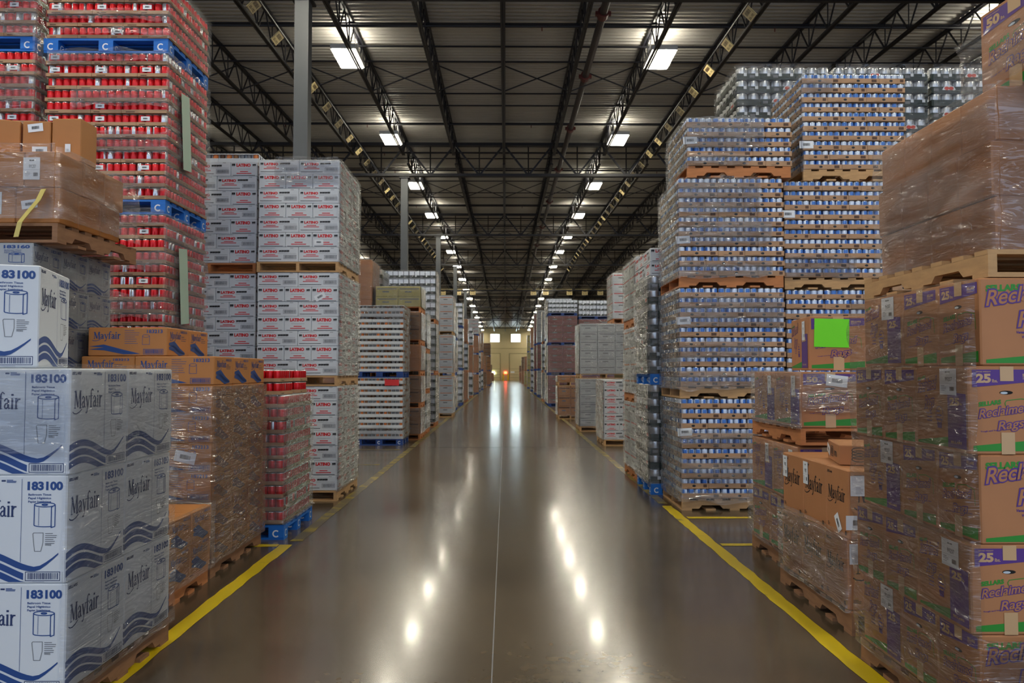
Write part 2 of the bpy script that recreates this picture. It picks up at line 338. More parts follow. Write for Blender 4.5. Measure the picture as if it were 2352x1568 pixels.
def art_Q(D, w, h):
    text(D, 'SELLARS', .06*w, .84*h, .08*h, .36*w, 'green', .05, slope=.04); stroke(D, [(.5*w, .9*h), (.7*w, .94*h), (.93*w, .92*h), (.94*w, .7*h)], .004, 'green')
    rags_word(D, .06*w, .68*h, .84*w, .85)
    for i, s in enumerate(('Tough and', 'Versatile Recycled', 'Wiping Cloths')): text(D, s, .62*w, (.42-.055*i)*h, .032*h, None, 'purple', .035, .2, align='r', res=2)
    stroke(D, ell(.8*w, .36*h, .09*w, .12*h, 12), .003, 'purple'); lines(D, .76*w, .42*h, .08*w, 4, .05*h, 'purple', .008)
    D.append(([(.05*w, .03*h), (.95*w, .03*h), (.95*w, .16*h), (.05*w, .07*h)], 'green', 1))
def art_Qp(n):
    def fn(D, w, h):
        D.append(([(.03*w, .05*h), (.64*w, .05*h), (.64*w, .17*h), (.03*w, .08*h)], 'green', 1))
        D.append(([(.63*w, .05*h), (.96*w, .05*h), (.96*w, .68*h), (.63*w, .7*h)], 'purple', 2))
        text(D, n, .67*w, .54*h, .1*h, .18*w, 'tan', .05, layer=3); text(D, 'lbs', .86*w, .55*h, .03*h, None, 'tan', .02, layer=3)
        text(D, 'SELLARS', .68*w, .1*h, .03*h, .2*w, 'tan', .03, layer=3)
        text(D, 'SELLARS', .04*w, .82*h, .04*h, .16*w, 'green', .05, slope=.2); rags_word(D, .04*w, .68*h, .36*w, 1.6)
        stroke(D, ell(.47*w, .42*h, .07*w, .1*h, 12), .003, 'purple'); lines(D, .42*w, .45*h, .1*w, 4, .05*h, 'purple', .008); rect(D, .43*w, .26*h, .51*w, .33*h, 'purple')
        for i, s in enumerate(('Tough and', 'Versatile', 'Recycled')): text(D, s, .32*w, (.42-.045*i)*h, .025*h, None, 'purple', .03, .2, align='r', res=2)
    return fn
def cattle(D, u, v, w, h, seed=1):
    rr = random.Random(seed)
    n = max(2, int(w/.03))
    for i in range(n):
        a = u+w*i/n; rect(D, a, v+h*.3, a+w/n*.97, v+h*rr.uniform(.8, 1), 'ink'); rect(D, a+w/n*.1, v, a+w/n*.3, v+h*.35, 'ink'); rect(D, a+w/n*.6, v, a+w/n*.75, v+h*.35, 'ink')
def latino_word(D, u, v, w, h): text(D, 'LATINO', u, v, h, w, 'red', .07)
def art_lat_L(D, w, h):
    lines(D, .06*w, .93*h, .6*w, 1, .1, 'inkg', .003); rect(D, .8*w, .92*h, .88*w, .95*h, 'inkg')
    cattle(D, .04*w, .62*h, .07*w, .17*h, 2); latino_word(D, .13*w, .6*h, .35*w, .2*h); cattle(D, .52*w, .64*h, .26*w, .16*h, 5)
    rect(D, .5*w, .56*h, .95*w, .575*h, 'inkg')
    for i, ww in enumerate((.24, .38)): rect(D, (.31-ww/2)*w, (.46-.1*i)*h, (.31+ww/2)*w, (.51-.1*i)*h, 'red')
    rect(D, .04*w, .15*h, .58*w, .185*h, 'ink'); barcode(D, .64*w, .2*h, .95*w, .46*h, 'inkg')
def art_lat_S(D, w, h):
    cattle(D, .04*w, .68*h, .13*w, .2*h, 2); latino_word(D, .21*w, .66*h, .54*w, .24*h); cattle(D, .82*w, .68*h, .13*w, .2*h, 3)
    rect(D, .25*w, .5*h, .75*w, .515*h, 'inkg')
    for i, ww in enumerate((.3, .56)): rect(D, (.5-ww/2)*w, (.3-.13*i)*h, (.5+ww/2)*w, (.36-.13*i)*h, 'red')
    rect(D, .08*w, .05*h, .92*w, .085*h, 'ink')
def art_label(D, w, h):   # small bar-code sticker
    barcode(D, .22*w, .25*h, .78*w, .75*h, 'ink', False)
def art_99207(D, w, h):
    text(D, 'SELLARS', .5*w, .84*h, .06*h, .3*w, 'ink', .05, .2, align='c', res=2); text(D, '99207', .56*w, .52*h, .17*h, .42*w, 'ink', .0, align='c')
    rect(D, 0, .44*h, w, .446*h, 'inkg'); lines(D, .1*w, .34*h, .35*w, 4, .06*h, 'inkg', .002); barcode(D, .6*w, .12*h, .9*w, .34*h, 'ink', False)
def sticker(w, h, fn, name='sticker'):
    mb = MB(); mb.box((0, 0, h/2), (w, .0012, h), 'paper'); D = []; fn(D, w, h); face_of(mb, D, 'f', w, .0012, h, .0002); return mb.mesh(name)
ST_BAR = sticker(.11, .06, art_label); ST_99 = sticker(.115, .155, art_99207); ST_BIG = sticker(.16, .085, art_label); ST_PAP = sticker(.1, .12, lambda D, w, h: lines(D, .3*w, .4*h, .5*w, 5, .07*h, 'inkg', .002))
ST_MINI = sticker(.085, .042, art_label); ST_TALL = sticker(.08, .15, art_99207)
# put a sticker child on a face of a carton-like thing (w,d local dims)
def put(root, me, face, u, v, w, d, tilt=0, label='white bar code sticker', name='sticker'):
    e = .0035
    loc, rz = {'f': ((-w/2+u, -d/2-e, v), 0), 'l': ((-w/2-e, d/2-u, v), -PI/2), 'r': ((w/2+e, -d/2+u, v), PI/2), 'b': ((w/2-u, d/2+e, v), PI)}[face]
    o = obj(name, me, root, loc); o.rotation_euler = (Matrix.Rotation(rz, 3, 'Z') @ Matrix.Rotation(tilt, 3, 'Y')).to_euler()
    o['label'] = label; return o
# ---------------------------------------------------------------- setting
def deck_z(y): g = 10.58+.0215*(y-30.2) if y <= 60.7 else 11.236-.025*(y-60.7); return g
def sbox(name, c, d, m):
    mb = MB(); mb.box((0, 0, 0), d, m); return T(name, mb.mesh(name), '', '', loc=c, kind='structure')
mb = MB(); mb.box((0, 66, -.1), (90, 146, .2), 'floor'); T('floor', mb.mesh('floor'), '', '', kind='structure')
mb = MB(); prof = []; y = -6.0
while y < 137: 
    prof += [(y, 0), (y+.07, 0), (y+.1, .04), (y+.17, .04)]; y += .2
prof.append((137, 0)); i0 = 0
for (ya, za), (yb, zb) in zip(prof, prof[1:]):
    mb.poly([(-45, ya, deck_z(ya)+za), (45, ya, deck_z(ya)+za), (45, yb, deck_z(yb)+zb), (-45, yb, deck_z(yb)+zb)], 'deck')
mb.poly([(-45, -6, deck_z(0)+.3), (45, -6, deck_z(0)+.3), (45, 60.7, 11.6), (-45, 60.7, 11.6)], 'steel'); mb.poly([(-45, 60.7, 11.6), (45, 60.7, 11.6), (45, 137, 9.8), (-45, 137, 9.8)], 'steel')
T('ceiling', mb.mesh('ceiling'), '', '', kind='structure')
sbox('wall_left', (-45.1, 66, 6), (.2, 146, 12), 'wallm'); sbox('wall_right', (45.1, 66, 6), (.2, 146, 12), 'wallm')
# far wall with openings for the two high windows
mb = MB(); WY = 137; wx = [(-1.87-.85, -1.87+.85), (1.75-.85, 1.75+.85)]; z0, z1 = 6.66, 8.14
mb.box((0, WY+.15, z0/2), (90, .3, z0), 'wallm'); mb.box((0, WY+.15, (z1+10.2)/2), (90, .3, 10.2-z1), 'wallm')
for a, b in ((-45, wx[0][0]), (wx[0][1], wx[1][0]), (wx[1][1], 45)): mb.box(((a+b)/2, WY+.15, (z0+z1)/2), (b-a, .3, z1-z0), 'wallm')
T('wall_far', mb.mesh('wall_far'), '', '', kind='structure')
for i, (a, b) in enumerate(wx):
    mb = MB(); mb.box((0, 0, 0), (b-a, .03, z1-z0), 'pane')
    w_ = T('window_%d' % (i+1), mb.mesh('window_pane'), '', '', loc=((a+b)/2, WY+.1, (z0+z1)/2), kind='structure')
    mb = MB(); q = (b-a)/2; hh = (z1-z0)/2
    for s in (-1, 1): mb.box((s*(q-.04), -.05, 0), (.08, .08, 2*hh), 'doorm'); mb.box((0, -.05, s*(hh-.04)), (2*q, .08, .08), 'doorm')
    obj('window_frame', mb.mesh('window_frame'), w_)
for i, x in enumerate((-3.0, 2.7)):
    mb = MB(); mb.box((0, 0, 2.35), (4.1, .06, 4.7), 'doorm')
    for z in (.5, 1.0, 1.5, 2.0): mb.box((0, -.04, z), (4.1, .04, .05), 'ridge')
    mb.box((0, -.04, 4.7), (4.2, .06, .09), 'ridge')
    for s in (-1, 1): mb.box((s*2.05, -.04, 2.35), (.1, .06, 4.7), 'ridge')
    T('door_%d' % (i+1), mb.mesh('dock_door'), '', '', loc=(x, WY-.04, 0), kind='structure')
for z in (5.6,): sbox('trim_1', (0, WY-.03, z), (14, .05, .06), 'ridge')
# floor joints (grooves) and painted lines
mb = MB(); mb.box((-.07, 66, .0006), (.007, 146, .0012), 'inkg'); T('trim_2', mb.mesh('floor_joint'), '', '', kind='structure')
mb = MB(); mb.box((0, 16.1, .0006), (4.4, .015, .0012), 'dark'); T('trim_3', mb.mesh('floor_joint'), '', '', kind='structure')
def line(x0, y0, x1, y1, m, lab):
    cx, cy = (x0+x1)/2, (y0+y1)/2; mb = MB(); n = max(2, int(max(abs(x1-x0), abs(y1-y0))/.12)); rr = random.Random(int(y0*10))
    long_y = abs(y1-y0) > abs(x1-x0); Lp = []; Rp = []
    for i in range(n+1):
        t = i/n; j = rr.uniform(-.006, .006); k = rr.uniform(-.006, .006)
        if long_y: Lp.append((x0+j-cx, y0+(y1-y0)*t-cy, .002)); Rp.append((x1+k-cx, y0+(y1-y0)*t-cy, .002))
        else: Lp.append((x0+(x1-x0)*t-cx, y0+j-cy, .002)); Rp.append((x0+(x1-x0)*t-cx, y1+k-cy, .002))
    for i in range(n): mb.poly([Lp[i], Rp[i], Rp[i+1], Lp[i+1]], m)
    T('floor_line', mb.mesh('floor_line'), lab, 'floor marking', loc=(cx, cy, 0))
line(-2.02, 2.6, -1.91, 7.1, 'line', 'solid yellow floor line along the left pallets nearest the camera')
line(-1.97, 7.25, -1.86, 16.0, 'linew', 'worn yellow floor line beside the left cola and carton pallets')
line(-1.98, 16.2, -1.86, 60, 'linew', 'faded far yellow line along the left side of the aisle')
line(1.80, 2.6, 1.91, 9.1, 'line', 'solid yellow floor line along the right pallets nearest the camera')
line(1.80, 9.25, 1.9, 20, 'linew', 'worn yellow floor line beside the right can pallets')
line(1.82, 20.2, 1.92, 60, 'linew', 'faded far yellow line along the right side of the aisle')
line(-2.35, 7.02, -2.03, 7.12, 'line', 'short yellow cross mark by the small red can pallet')
line(1.93, 7.02, 2.3, 7.12, 'line', 'short yellow cross mark beside the fifty pound rag boxes')
line(1.93, 8.32, 2.6, 8.42, 'line', 'yellow cross mark in front of the blue can pallet')
line(-3.0, 13.1, -2.1, 13.2, 'linew', 'yellow bay mark behind the white carton stack')
line(-3.0, 15.6, -2.1, 15.7, 'linew', 'yellow bay mark before the peach can pallet')
# ---- roof steel
def roof_rot(y): return (math.atan(.0215) if y < 60 else -math.atan(.025), 0, 0)
BAY = 15.24; GY = [14.96+BAY*k for k in range(-1, 9)]
mt = MB(); mt.box((-.035, BAY/2, -.04), (.05, BAY-.1, .06), 'steel'); mt.box((.035, BAY/2, -.04), (.05, BAY-.1, .06), 'steel'); J_T = mt.mesh('top_chord')
mt = MB(); mt.box((-.03, BAY/2, -.78), (.045, BAY-1.4, .05), 'steel'); mt.box((.03, BAY/2, -.78), (.045, BAY-1.4, .05), 'steel'); J_B = mt.mesh('bottom_chord')
mt = MB(); n = 12; p0 = .75; st = (BAY-1.5)/n
for i in range(n):
    a = p0+st*i; mt.bar((0, a, -.76), (0, a+st/2, -.06), .03, 'steel'); mt.bar((0, a+st/2, -.06), (0, a+st, -.76), .03, 'steel'); mt.bar((0, a, -.76), (0, a, -.06), .022, 'steel')
mt.bar((0, .1, -.06), (0, .75, -.76), .03, 'steel'); mt.bar((0, BAY-.1, -.06), (0, BAY-.75, -.76), .03, 'steel'); J_W = mt.mesh('web')
mb0 = MB(); mb0.box((0, 0, 0), (.02, .02, .02), 'steel')
for b, y in enumerate(GY[:-1]):
    if b == 0: ks = range(-3, 4)
    elif b <= 3: ks = range(-8, 9)
    else: ks = range(-5, 6)
    for k in ks:
        x = -.07+1.905*k
        side = 'directly above the aisle centre' if k == 0 else '%s %s of the aisle centre' % (ORD[abs(k)], 'left' if k < 0 else 'right')
        o = T('roof_joist', None, 'black bar joist %s in %s roof bay' % (side, ORD[b+1]), 'roof joist', 'roof joists in bay %s' % ORD[b+1], loc=(x, y, deck_z(y)-.01), rot=roof_rot(y+1))
        obj('top_chord', J_T, o); obj('bottom_chord', J_B, o); obj('web', J_W, o)
def girder_meshes(w):
    a = MB(); a.box((0, -.07, -.1), (w, .1, .12), 'steel'); a.box((0, .07, -.1), (w, .1, .12), 'steel')
    c = MB(); c.box((0, -.07, -1.3), (w, .1, .1), 'steel'); c.box((0, .07, -1.3), (w, .1, .1), 'steel')
    wv = MB(); n = int(w/1.905)
    for i in range(n):
        x = -w/2+1.905*i; wv.bar((x, 0, -.1), (x+.95, 0, -1.3), .07, 'steel'); wv.bar((x+.95, 0, -1.3), (x+1.9, 0, -.1), .07, 'steel'); wv.bar((x+.95, 0, -.1), (x+.95, 0, -1.3), .035, 'steel')
    return a.mesh('top_chord'), c.mesh('bottom_chord'), wv.mesh('web')
gm = girder_meshes(1.905*16)
for b, y in enumerate(GY[1:]):
    if y > 136: break
    o = T('roof_girder', None, 'black steel girder truss crossing the roof, %s from the front' % ORD[b+1], 'roof girder', 'roof girders', loc=(-.07+3.81-3.81, y, deck_z(y)-.12))
    obj('top_chord', gm[0], o); obj('bottom_chord', gm[1], o); obj('web', gm[2], o)
cm = MB(); cm.box((0, 0, 4.6), (.27, .27, 9.2), 'colm'); CM = cm.mesh('column_shaft')
cm = MB(); cm.box((0, 0, .015), (.45, .45, .03), 'colm'); CB = cm.mesh('base_plate')
cm = MB(); cm.box((0, 0, 9.22), (.4, .4, .04), 'steel'); CT = cm.mesh('cap_plate')
for x, rowname in ((-3.92, 'left'), (11.36, 'right')):
    for b, y in enumerate(GY[1:9]):
        if rowname == 'right' and b > 1: break
        zt = deck_z(y)-1.4-.12
        o = T('roof_column', CM, 'grey square steel column, %s from the front in the %s row' % (ORD[b+1], rowname), 'column', 'columns', loc=(x, y, 0)); o.scale = (1, 1, zt/9.24)
        obj('base_plate', CB, o); obj('cap_plate', CT, o)
# cross pipes and bridging
pm = MB(); pm.bar((-15.5, 0, 0), (15.5, 0, 0), .075, 'steel', 8)
for k in range(-5, 6): pm.bar((k*2.9+.9, 0, 0), (k*2.9+.9, 0, -.12), .02, 'rust')
PM = pm.mesh('branch_pipe'); pm = MB(); pm.bar((-15.5, 0, 0), (15.5, 0, 0), .04, 'steel'); BM_ = pm.mesh('bridging_bar')
for b in range(1, 8):
    y0 = GY[b]
    for j, (dy, kind) in enumerate(((1.2, 'p'), (2.6, 'b'), (4.2, 'p'), (4.35, 'b'), (5.8, 'b'), (6.9, 'b'), (9.6, 'b'), (10.8, 'b'), (12.5, 'p'), (12.8, 'b'))):
        y = y0+dy; z = deck_z(y)-(.22 if kind == 'p' else .1)
        if kind == 'p': T('sprinkler_branch_pipe', PM, 'thin black sprinkler pipe across the roof in %s bay, %s of its lines' % (ORD[b+1], ORD[j+1]), 'pipe', 'sprinkler branch pipes', loc=(0, y, z))
        else: T('bridging_bar', BM_, 'thin black bridging bar across the joists in %s bay, %s line' % (ORD[b+1], ORD[j+1]), 'steel bar', 'bridging bars', loc=(0, y, z))
xm = MB()
for k in range(-8, 8):
    x = -.07+1.905*k; xm.bar((x+.05, 0, -.05), (x+1.85, 0, -.76), .03, 'steel'); xm.bar((x+.05, .04, -.76), (x+1.85, .04, -.05), .03, 'steel')
XM = xm.mesh('cross_brace')
for b in range(1, 8): T('cross_bracing', XM, 'row of black X shaped braces between joists in %s bay' % ORD[b+1], 'bracing', 'cross bracing', loc=(0, GY[b]+7.3, deck_z(GY[b]+7.3)-.02))
pm = MB()
for (ya, yb) in ((10, 60.7), (60.7, 136.8)): pm.bar((2.25, ya, deck_z(ya)-.5), (2.25, yb, deck_z(yb)-.5), .19, 'pipe', 12)
o = T('sprinkler_main_pipe', pm.mesh('pipe'), 'long dark red sprinkler main pipe running above the aisle right of centre', 'pipe')
cm = MB(); cm.bar((0, -.12, 0), (0, .12, 0), .27, 'rust', 12); cm.bar((-.18, 0, 0), (.18, 0, 0), .09, 'rust'); CPL = cm.mesh('coupling')
for y in (17.8, 21.9, 27, 33, 40, 48, 56): obj('coupling', CPL, o, (2.25, y, deck_z(y)-.5))
# ---- ceiling lamps
hm = MB(); hm.box((0, 0, .08), (.64, 1.28, .12), 'lampw'); hm.box((0, 0, .17), (.3, .7, .08), 'lampw')
HM = hm.mesh('lamp_housing'); lm = MB(); lm.box((0, 0, .01), (.27, 1.2, .02), 'lens'); LM = lm.mesh('lens')
um = MB(); um.box((0, 0, .215), (.26, .5, .008), 'up'); UM = um.mesh('top_lens'); cbm = MB()
for s in (-1, 1): cbm.bar((0, s*.3, .2), (0, s*.05, .6), .008, 'steel')
CBM = cbm.mesh('hanger')
for xi, x in enumerate((-4.08, 4.0, -12.1, 12.1)):
    n = 0
    for k in range(-3, 16):
        y = 20+7.62*k+(6 if x > 5 else 0)
        if abs(x) > 5 and k > 6: break
        n += 1; z = deck_z(y)-.75
        sd = ('left' if x < 0 else 'right')
        lab = 'lit white high bay lamp above aisle, %s in the %s row' % (ORD[n], sd) if abs(x) < 5 else 'lit high bay lamp, %s in the outer %s row' % (ORD[n], sd)
        o = T('ceiling_lamp', HM, lab, 'ceiling lamp', 'high bay lamps, %s row' % sd, loc=(x, y, z))
        obj('lens', LM, o, (-.15, 0, 0)); obj('lens', LM, o, (.15, 0, 0)); obj('top_lens', UM, o); obj('hanger', CBM, o)
# ---- hanging bay number signs
def sign_mesh(w, vee=0):
    mb = MB(); D = []; h = w*.72 if vee else w
    barcode(D, .12*w, .45*h, .88*w, .9*h, 'inkb', False, 9); text(D, '50-192', .14*w, .12*h, .24*h, .72*w, 'inkb', .02); stroke(D, [(0, 0), (w, 0), (w, h), (0, h), (0, 0)], .01, 'inkb')
    if not vee:
        mb.box((0, 0, -h/2), (w, .03, h), 'plate')
        for pts, m, ly in D: mb.poly([(-w/2+u, -.017-ly*.001, v-h) for u, v in pts], m)
        return mb.mesh('bay_sign')
    c = math.cos(math.radians(45)); tf0 = Matrix.Rotation(PI/2*vee, 4, 'Z')   # text runs along Y, plate leans out from the rail
    for sg in (1,):
        L2 = Matrix.Rotation(math.radians(45*sg), 4, 'X')
        mb.box((0, 0, -h/2), (w, .02, h), 'plate', tf0 @ L2)
        for pts, m, ly in D: mb.poly([tuple(tf0 @ L2 @ Vector((-w/2+u, -.011-ly*.001, v-h))) for u, v in pts], m)
    return mb.mesh('bay_sign')
SGV = {-1: sign_mesh(.38, 1), 1: sign_mesh(.38, -1)}
for sd, x, n in ((-1, -5.25, 30), (1, 5.2, 30)):
    pm = MB(); 
    for (ya, yb) in ((12, 60.7), (60.7, 76)): pm.bar((x, ya, deck_z(ya)-.84), (x, yb, deck_z(yb)-.84), .05, 'steel', 6)
    T('sign_rail', pm.mesh('rail'), 'thin dark rail carrying bay number plates, %s of the aisle' % ('left' if sd < 0 else 'right'), 'rail')
    y = 16.7 if sd > 0 else 16.4
    for i in range(n):
        if sd < 0 and 18.6 < y < 20.8: y += 1.7; continue
        o = T('bay_number_sign', SGV[sd], 'tan bay number plate with bar code, %s row, %s from the front' % ('left' if sd < 0 else 'right', ORD[i+1] if i < 20 else '%dth' % (i+1)), 'sign', 'bay number plates', loc=(x, y, deck_z(y)-.88))
        y += 1.7
SG2 = sign_mesh(.55)
pm = MB(); pm.bar((-8, 0, 0), (12.5, 0, 0), .05, 'plate', 6); pm.bar((-8, .1, .42), (12.5, .1, .42), .04, 'lampw', 6)
for x in (-7, 0, 7, 12): pm.bar((x, 0, 0), (x, 0, 1.6), .02, 'steel')
T('cross_aisle_rail', pm.mesh('rail'), 'pale horizontal rail of plates hanging across the far aisle', 'rail', loc=(0, 76, 9.55))
for i, x in enumerate((-6.1, -4.6, -3.2, 2.7, 3.9, 6.2, 7.7, 9.2, 10.7, 12.2)):
    T('cross_aisle_sign', SG2, 'small yellow plate hanging across the far aisle, %s from the left' % ORD[i+1], 'sign', 'cross aisle plates', loc=(x, 75.95, 9.53))
# far end bits
for i, x in enumerate((-.42, .42)):
    mb = MB(); mb.bar((0, 0, 0), (0, 0, 1.2), .24, 'byellow', 12); T('bollard', mb.mesh('bollard'), 'yellow steel bollard at the far wall, %s of the two' % ('left' if i == 0 else 'right'), 'bollard', 'bollards', loc=(x, 136.2, 0))
mb = MB(); mb.box((0, 0, 0), (.5, .1, .4), 'redl'); T('red_signal_light', mb.mesh('light'), 'glowing red signal light low on the far wall', 'light', loc=(-.02, 136.95, 1.35))
mb = MB(); mb.box((0, 0, 0), (.8, .2, .4), 'exitl'); T('dock_light', mb.mesh('light'), 'small bright greenish lamp low on the left dock door', 'lamp', loc=(-2.3, 136.83, 1.3))
mb = MB(); mb.box((0, 0, 0), (.7, .06, .3), 'paper'); T('wall_notice', mb.mesh('notice'), 'small white notice on the right dock door', 'sign', loc=(1.2, 136.9, 1.45))
# ---------------------------------------------------------------- pallets
_pc = {}
def pallet_parts(w, d, h, m, axis):
    k = (w, d, h, m, axis)
    if k in _pc: return _pc[k]
    L, W = (w, d) if axis == 'x' else (d, w)   # stringers run along L
    def q(mb):  # build in L-along-x frame
        return mb
    bt = .02; sh = h-.04
    sm = MB(); prof = [(-L/2, 0), (-L/2+.16*L, 0), (-L/2+.19*L, sh*.42), (-L/2+.36*L, sh*.42), (-L/2+.39*L, 0), (L/2-.39*L, 0), (L/2-.36*L, sh*.42), (L/2-.19*L, sh*.42), (L/2-.16*L, 0), (L/2, 0)]
    t = .038
    for s in (-1, 1):
        sm.poly([(x, s*t/2, z) for x, z in (prof+[(L/2, sh), (-L/2, sh)])], m)
    pp = prof+[(L/2, sh), (-L/2, sh)]
    for a, b in zip(pp, pp[1:]+pp[:1]): sm.poly([(a[0], -t/2, a[1]), (b[0], -t/2, b[1]), (b[0], t/2, b[1]), (a[0], t/2, a[1])], m)
    tb = MB(); tb.box((0, 0, bt/2), (.092, W, bt), m); bb = MB(); bb.box((0, 0, bt/2), (.11, W, bt), m)
    _pc[k] = (sm.mesh('stringer'), tb.mesh('top_board'), bb.mesh('bottom_board'), L, W, sh, bt); return _pc[k]
_bc = {}
def block_parts(w, d, h, m):
    k = (w, d, h, m)
    if k in _bc: return _bc[k]
    bh = h-.06; b = MB(); b.box((0, 0, .02+bh/2), (.14, .14, bh), m); D = []
    for f in ('f', 'l', 'r'):   # white pale maker's mark: an open ring
        D = []; stroke(D, ell(.07, .02+bh/2, .028, .028, 10, .9, 5.4), .012, 'paper'); face_of(b, D, f, .14, .14, h)
    tb = MB(); tb.box((0, 0, h-.01), (w, .1, .02), m); ld = MB(); ld.box((0, 0, h-.03), (.14, d, .02), m); bb = MB(); bb.box((0, 0, .01), (w, .13, .02), m)
    _bc[k] = [x.mesh(n) for x, n in ((b, 'block'), (tb, 'top_board'), (ld, 'lead_board'), (bb, 'bottom_board'))]; return _bc[k]
_pm = {}
def pallet(cx, cy, z, w, d, h, m, axis, lab, near=True, rz=0):
    blk = m in ('pblue', 'pblued')
    nm = {'wood': 'pale wooden', 'woodr': 'reddish wooden', 'woodd': 'dark wooden', 'pblue': 'blue', 'pblued': 'dark blue'}[m]
    items = []
    if blk:
        b, tb, ld, bb = block_parts(w, d, h, m)
        for i in (-1, 0, 1):
            for j in (-1, 0, 1): items.append(('block', b, (i*(w/2-.07), j*(d/2-.07), 0), 0))
            items.append(('lead_board', ld, (i*(w/2-.07), 0, 0), 0)); items.append(('bottom_board', bb, (0, i*(d/2-.07), 0), 0))
        for j in range(7): items.append(('top_board', tb, (0, -d/2+.05+(d-.1)*j/6, 0), 0))
    else:
        s, tb, bb, L, W, sh, bt = pallet_parts(w, d, h, m, axis); r = 0 if axis == 'x' else PI/2
        def rot(x, y): return (x, y) if axis == 'x' else (-y, x)
        for j in (-1, 0, 1): x, y = rot(0, j*(W/2-.02)); items.append(('stringer', s, (x, y, bt), r))
        for j in range(7): x, y = rot(-L/2+.046+(L-.092)*j/6, 0); items.append(('top_board', tb, (x, y, bt+sh), r))
        for j in range(5): x, y = rot(-L/2+.055+(L-.11)*j/4, 0); items.append(('bottom_board', bb, (x, y, 0), r))
    if near:
        o = T('pallet', None, nm+' pallet '+lab, 'pallet', 'pallets', loc=(cx, cy, z), rz=rz)
        for n, me, l, r in items: obj(n, me, o, l, r)
    else:
        k = (w, d, h, m, axis)
        if k not in _pm:
            mb = MB()
            for n, me, l, r in items:
                tf = Matrix.Translation(l) @ Matrix.Rotation(r, 4, 'Z'); i = len(mb.v)
                mb.v += [tuple(tf @ v.co) for v in me.vertices]
                for p in me.polygons: mb.f.append(tuple(i+a for a in p.vertices)); mb.m.append(mb.mi(m))
            _pm[k] = mb.mesh('pallet')
        o = T('pallet', _pm[k], nm+' pallet '+lab, 'pallet', 'pallets', loc=(cx, cy, z), rz=rz)
    return o
# ---------------------------------------------------------------- can cases
def can_mesh(r, h, cols, top=True, n=14, neck=.85, name='can'):
    mb = MB(); ring = [(r*.9, 0), (r, h*.04), (r, h*.9), (r*neck, h)]
    vs = []
    for rr_, z in ring: vs.append([(rr_*math.cos(2*PI*i/n), rr_*math.sin(2*PI*i/n), z) for i in range(n)])
    k = 0
    for a in vs: mb.v += a
    for j in range(3):
        for i in range(n):
            m = cols[i*len(cols)//n] if j == 1 else ('cansil' if j == 2 else cols[i*len(cols)//n])
            mb.f.append((j*n+i, j*n+(i+1) % n, (j+1)*n+(i+1) % n, (j+1)*n+i)); mb.m.append(mb.mi(m))
    mb.f.append(tuple(3*n+i for i in range(n))); mb.m.append(mb.mi('cansil')); return mb.mesh(name, False)
def smooth_sides(me):
    for p in me.polygons:
        if len(p.vertices) == 4: p.use_smooth = True
    return me
CANS = dict(
 red=[smooth_sides(can_mesh(.0355, .113, c)) for c in (['canred']*7, ['canred']*5+['cansil']*2, ['canred']*7, ['canred', 'canred', 'canred', 'canred', 'canred', 'cansil', 'canred'])],
 blue=[smooth_sides(can_mesh(.035, .106, c)) for c in (['canblue', 'canpale', 'canpale', 'canblue', 'canpale'], ['canblue', 'canblue', 'canpale', 'canpale', 'canpale', 'canblue', 'canpale'])],
 tin=[smooth_sides(can_mesh(.076, .172, ['tin'], neck=.97, n=18))])
def tray_mesh(L, W, th, m, kind):
    mb = MB(); t = .004
    mb.box((0, 0, .002), (L, W, .004), m)
    mb.box((0, -W/2+t/2, th/2), (L, t, th), m); mb.box((0, W/2-t/2, th/2), (L, t, th), m)
    mb.box((-L/2+t/2, 0, th/2), (t, W-2*t, th), m); mb.box((L/2-t/2, 0, th/2), (t, W-2*t, th), m)
    for f in 'fblr':
        w = L if f in 'fb' else W; D = []
        if kind == 'blue':
            D.append((ell(w*.45, th*.52, .02, .013, 12)[:-1], 'ink', 1)); rect(D, w*.8, th*.25, w*.93, th*.8, 'inkb'); rect(D, w*.2, th*.2, w*.38, th*.25, 'inkb')
        if kind == 'tin':
            for i in range(int(round(w/.157))):
                rect(D, .157*i+.09, th*.55, .157*i+.13, th*1.05, 'paper'); rect(D, .157*i+.012, th*.3, .157*i+.08, th*.75, 'inkg') if i % 2 else None
        if kind == 'tomato' and f in 'fb':
            D.append(([(w*.5-.09, th*.45)]+ell(w*.5, th*.45, .09, th*.75, 12, PI, 0)[1:], 'paper', 1)); D.append((ell(w*.5-.03, th*.72, .035, th*.3, 10)[:-1], 'tomato', 2)); D.append((ell(w*.5+.03, th*.72, .035, th*.3, 10)[:-1], 'tomato', 2))
            rect(D, w*.06, th*.3, w*.2, th*.75, 'inkg')
        if kind == 'red': rect(D, w*.1, th*.3, w*.3, th*.5, 'inkb')
        face_of(mb, D, f, L, W, th)
    return mb.mesh('tray')
def canspec(kind, nx, ny, p, H, th, m, cans, look, name):
    return dict(kind=kind, nx=nx, ny=ny, p=p, L=nx*p+.004, W=ny*p+.004, H=H, tray=tray_mesh(nx*p+.004, ny*p+.004, th, m, kind), cans=cans, look=look, name=name, cat='drink case' if kind != 'tin' else 'can case')
S_RED = canspec('red', 6, 4, .072, .119, .038, 'tray', CANS['red'], 'red can case', 'red_can_case')
S_BLUE = canspec('blue', 6, 4, .0733, .1115, .058, 'tray', CANS['blue'], 'blue can case', 'blue_can_case')
S_TIN = canspec('tin', 3, 2, .157, .178, .085, 'dgreen', CANS['tin'], 'tinned food case', 'tinned_food_case')
S_TOM = dict(S_TIN); S_TOM['tray'] = tray_mesh(S_TIN['L'], S_TIN['W'], .085, 'dgreen', 'tomato'); S_TOM['look'] = 'tomato tin case'
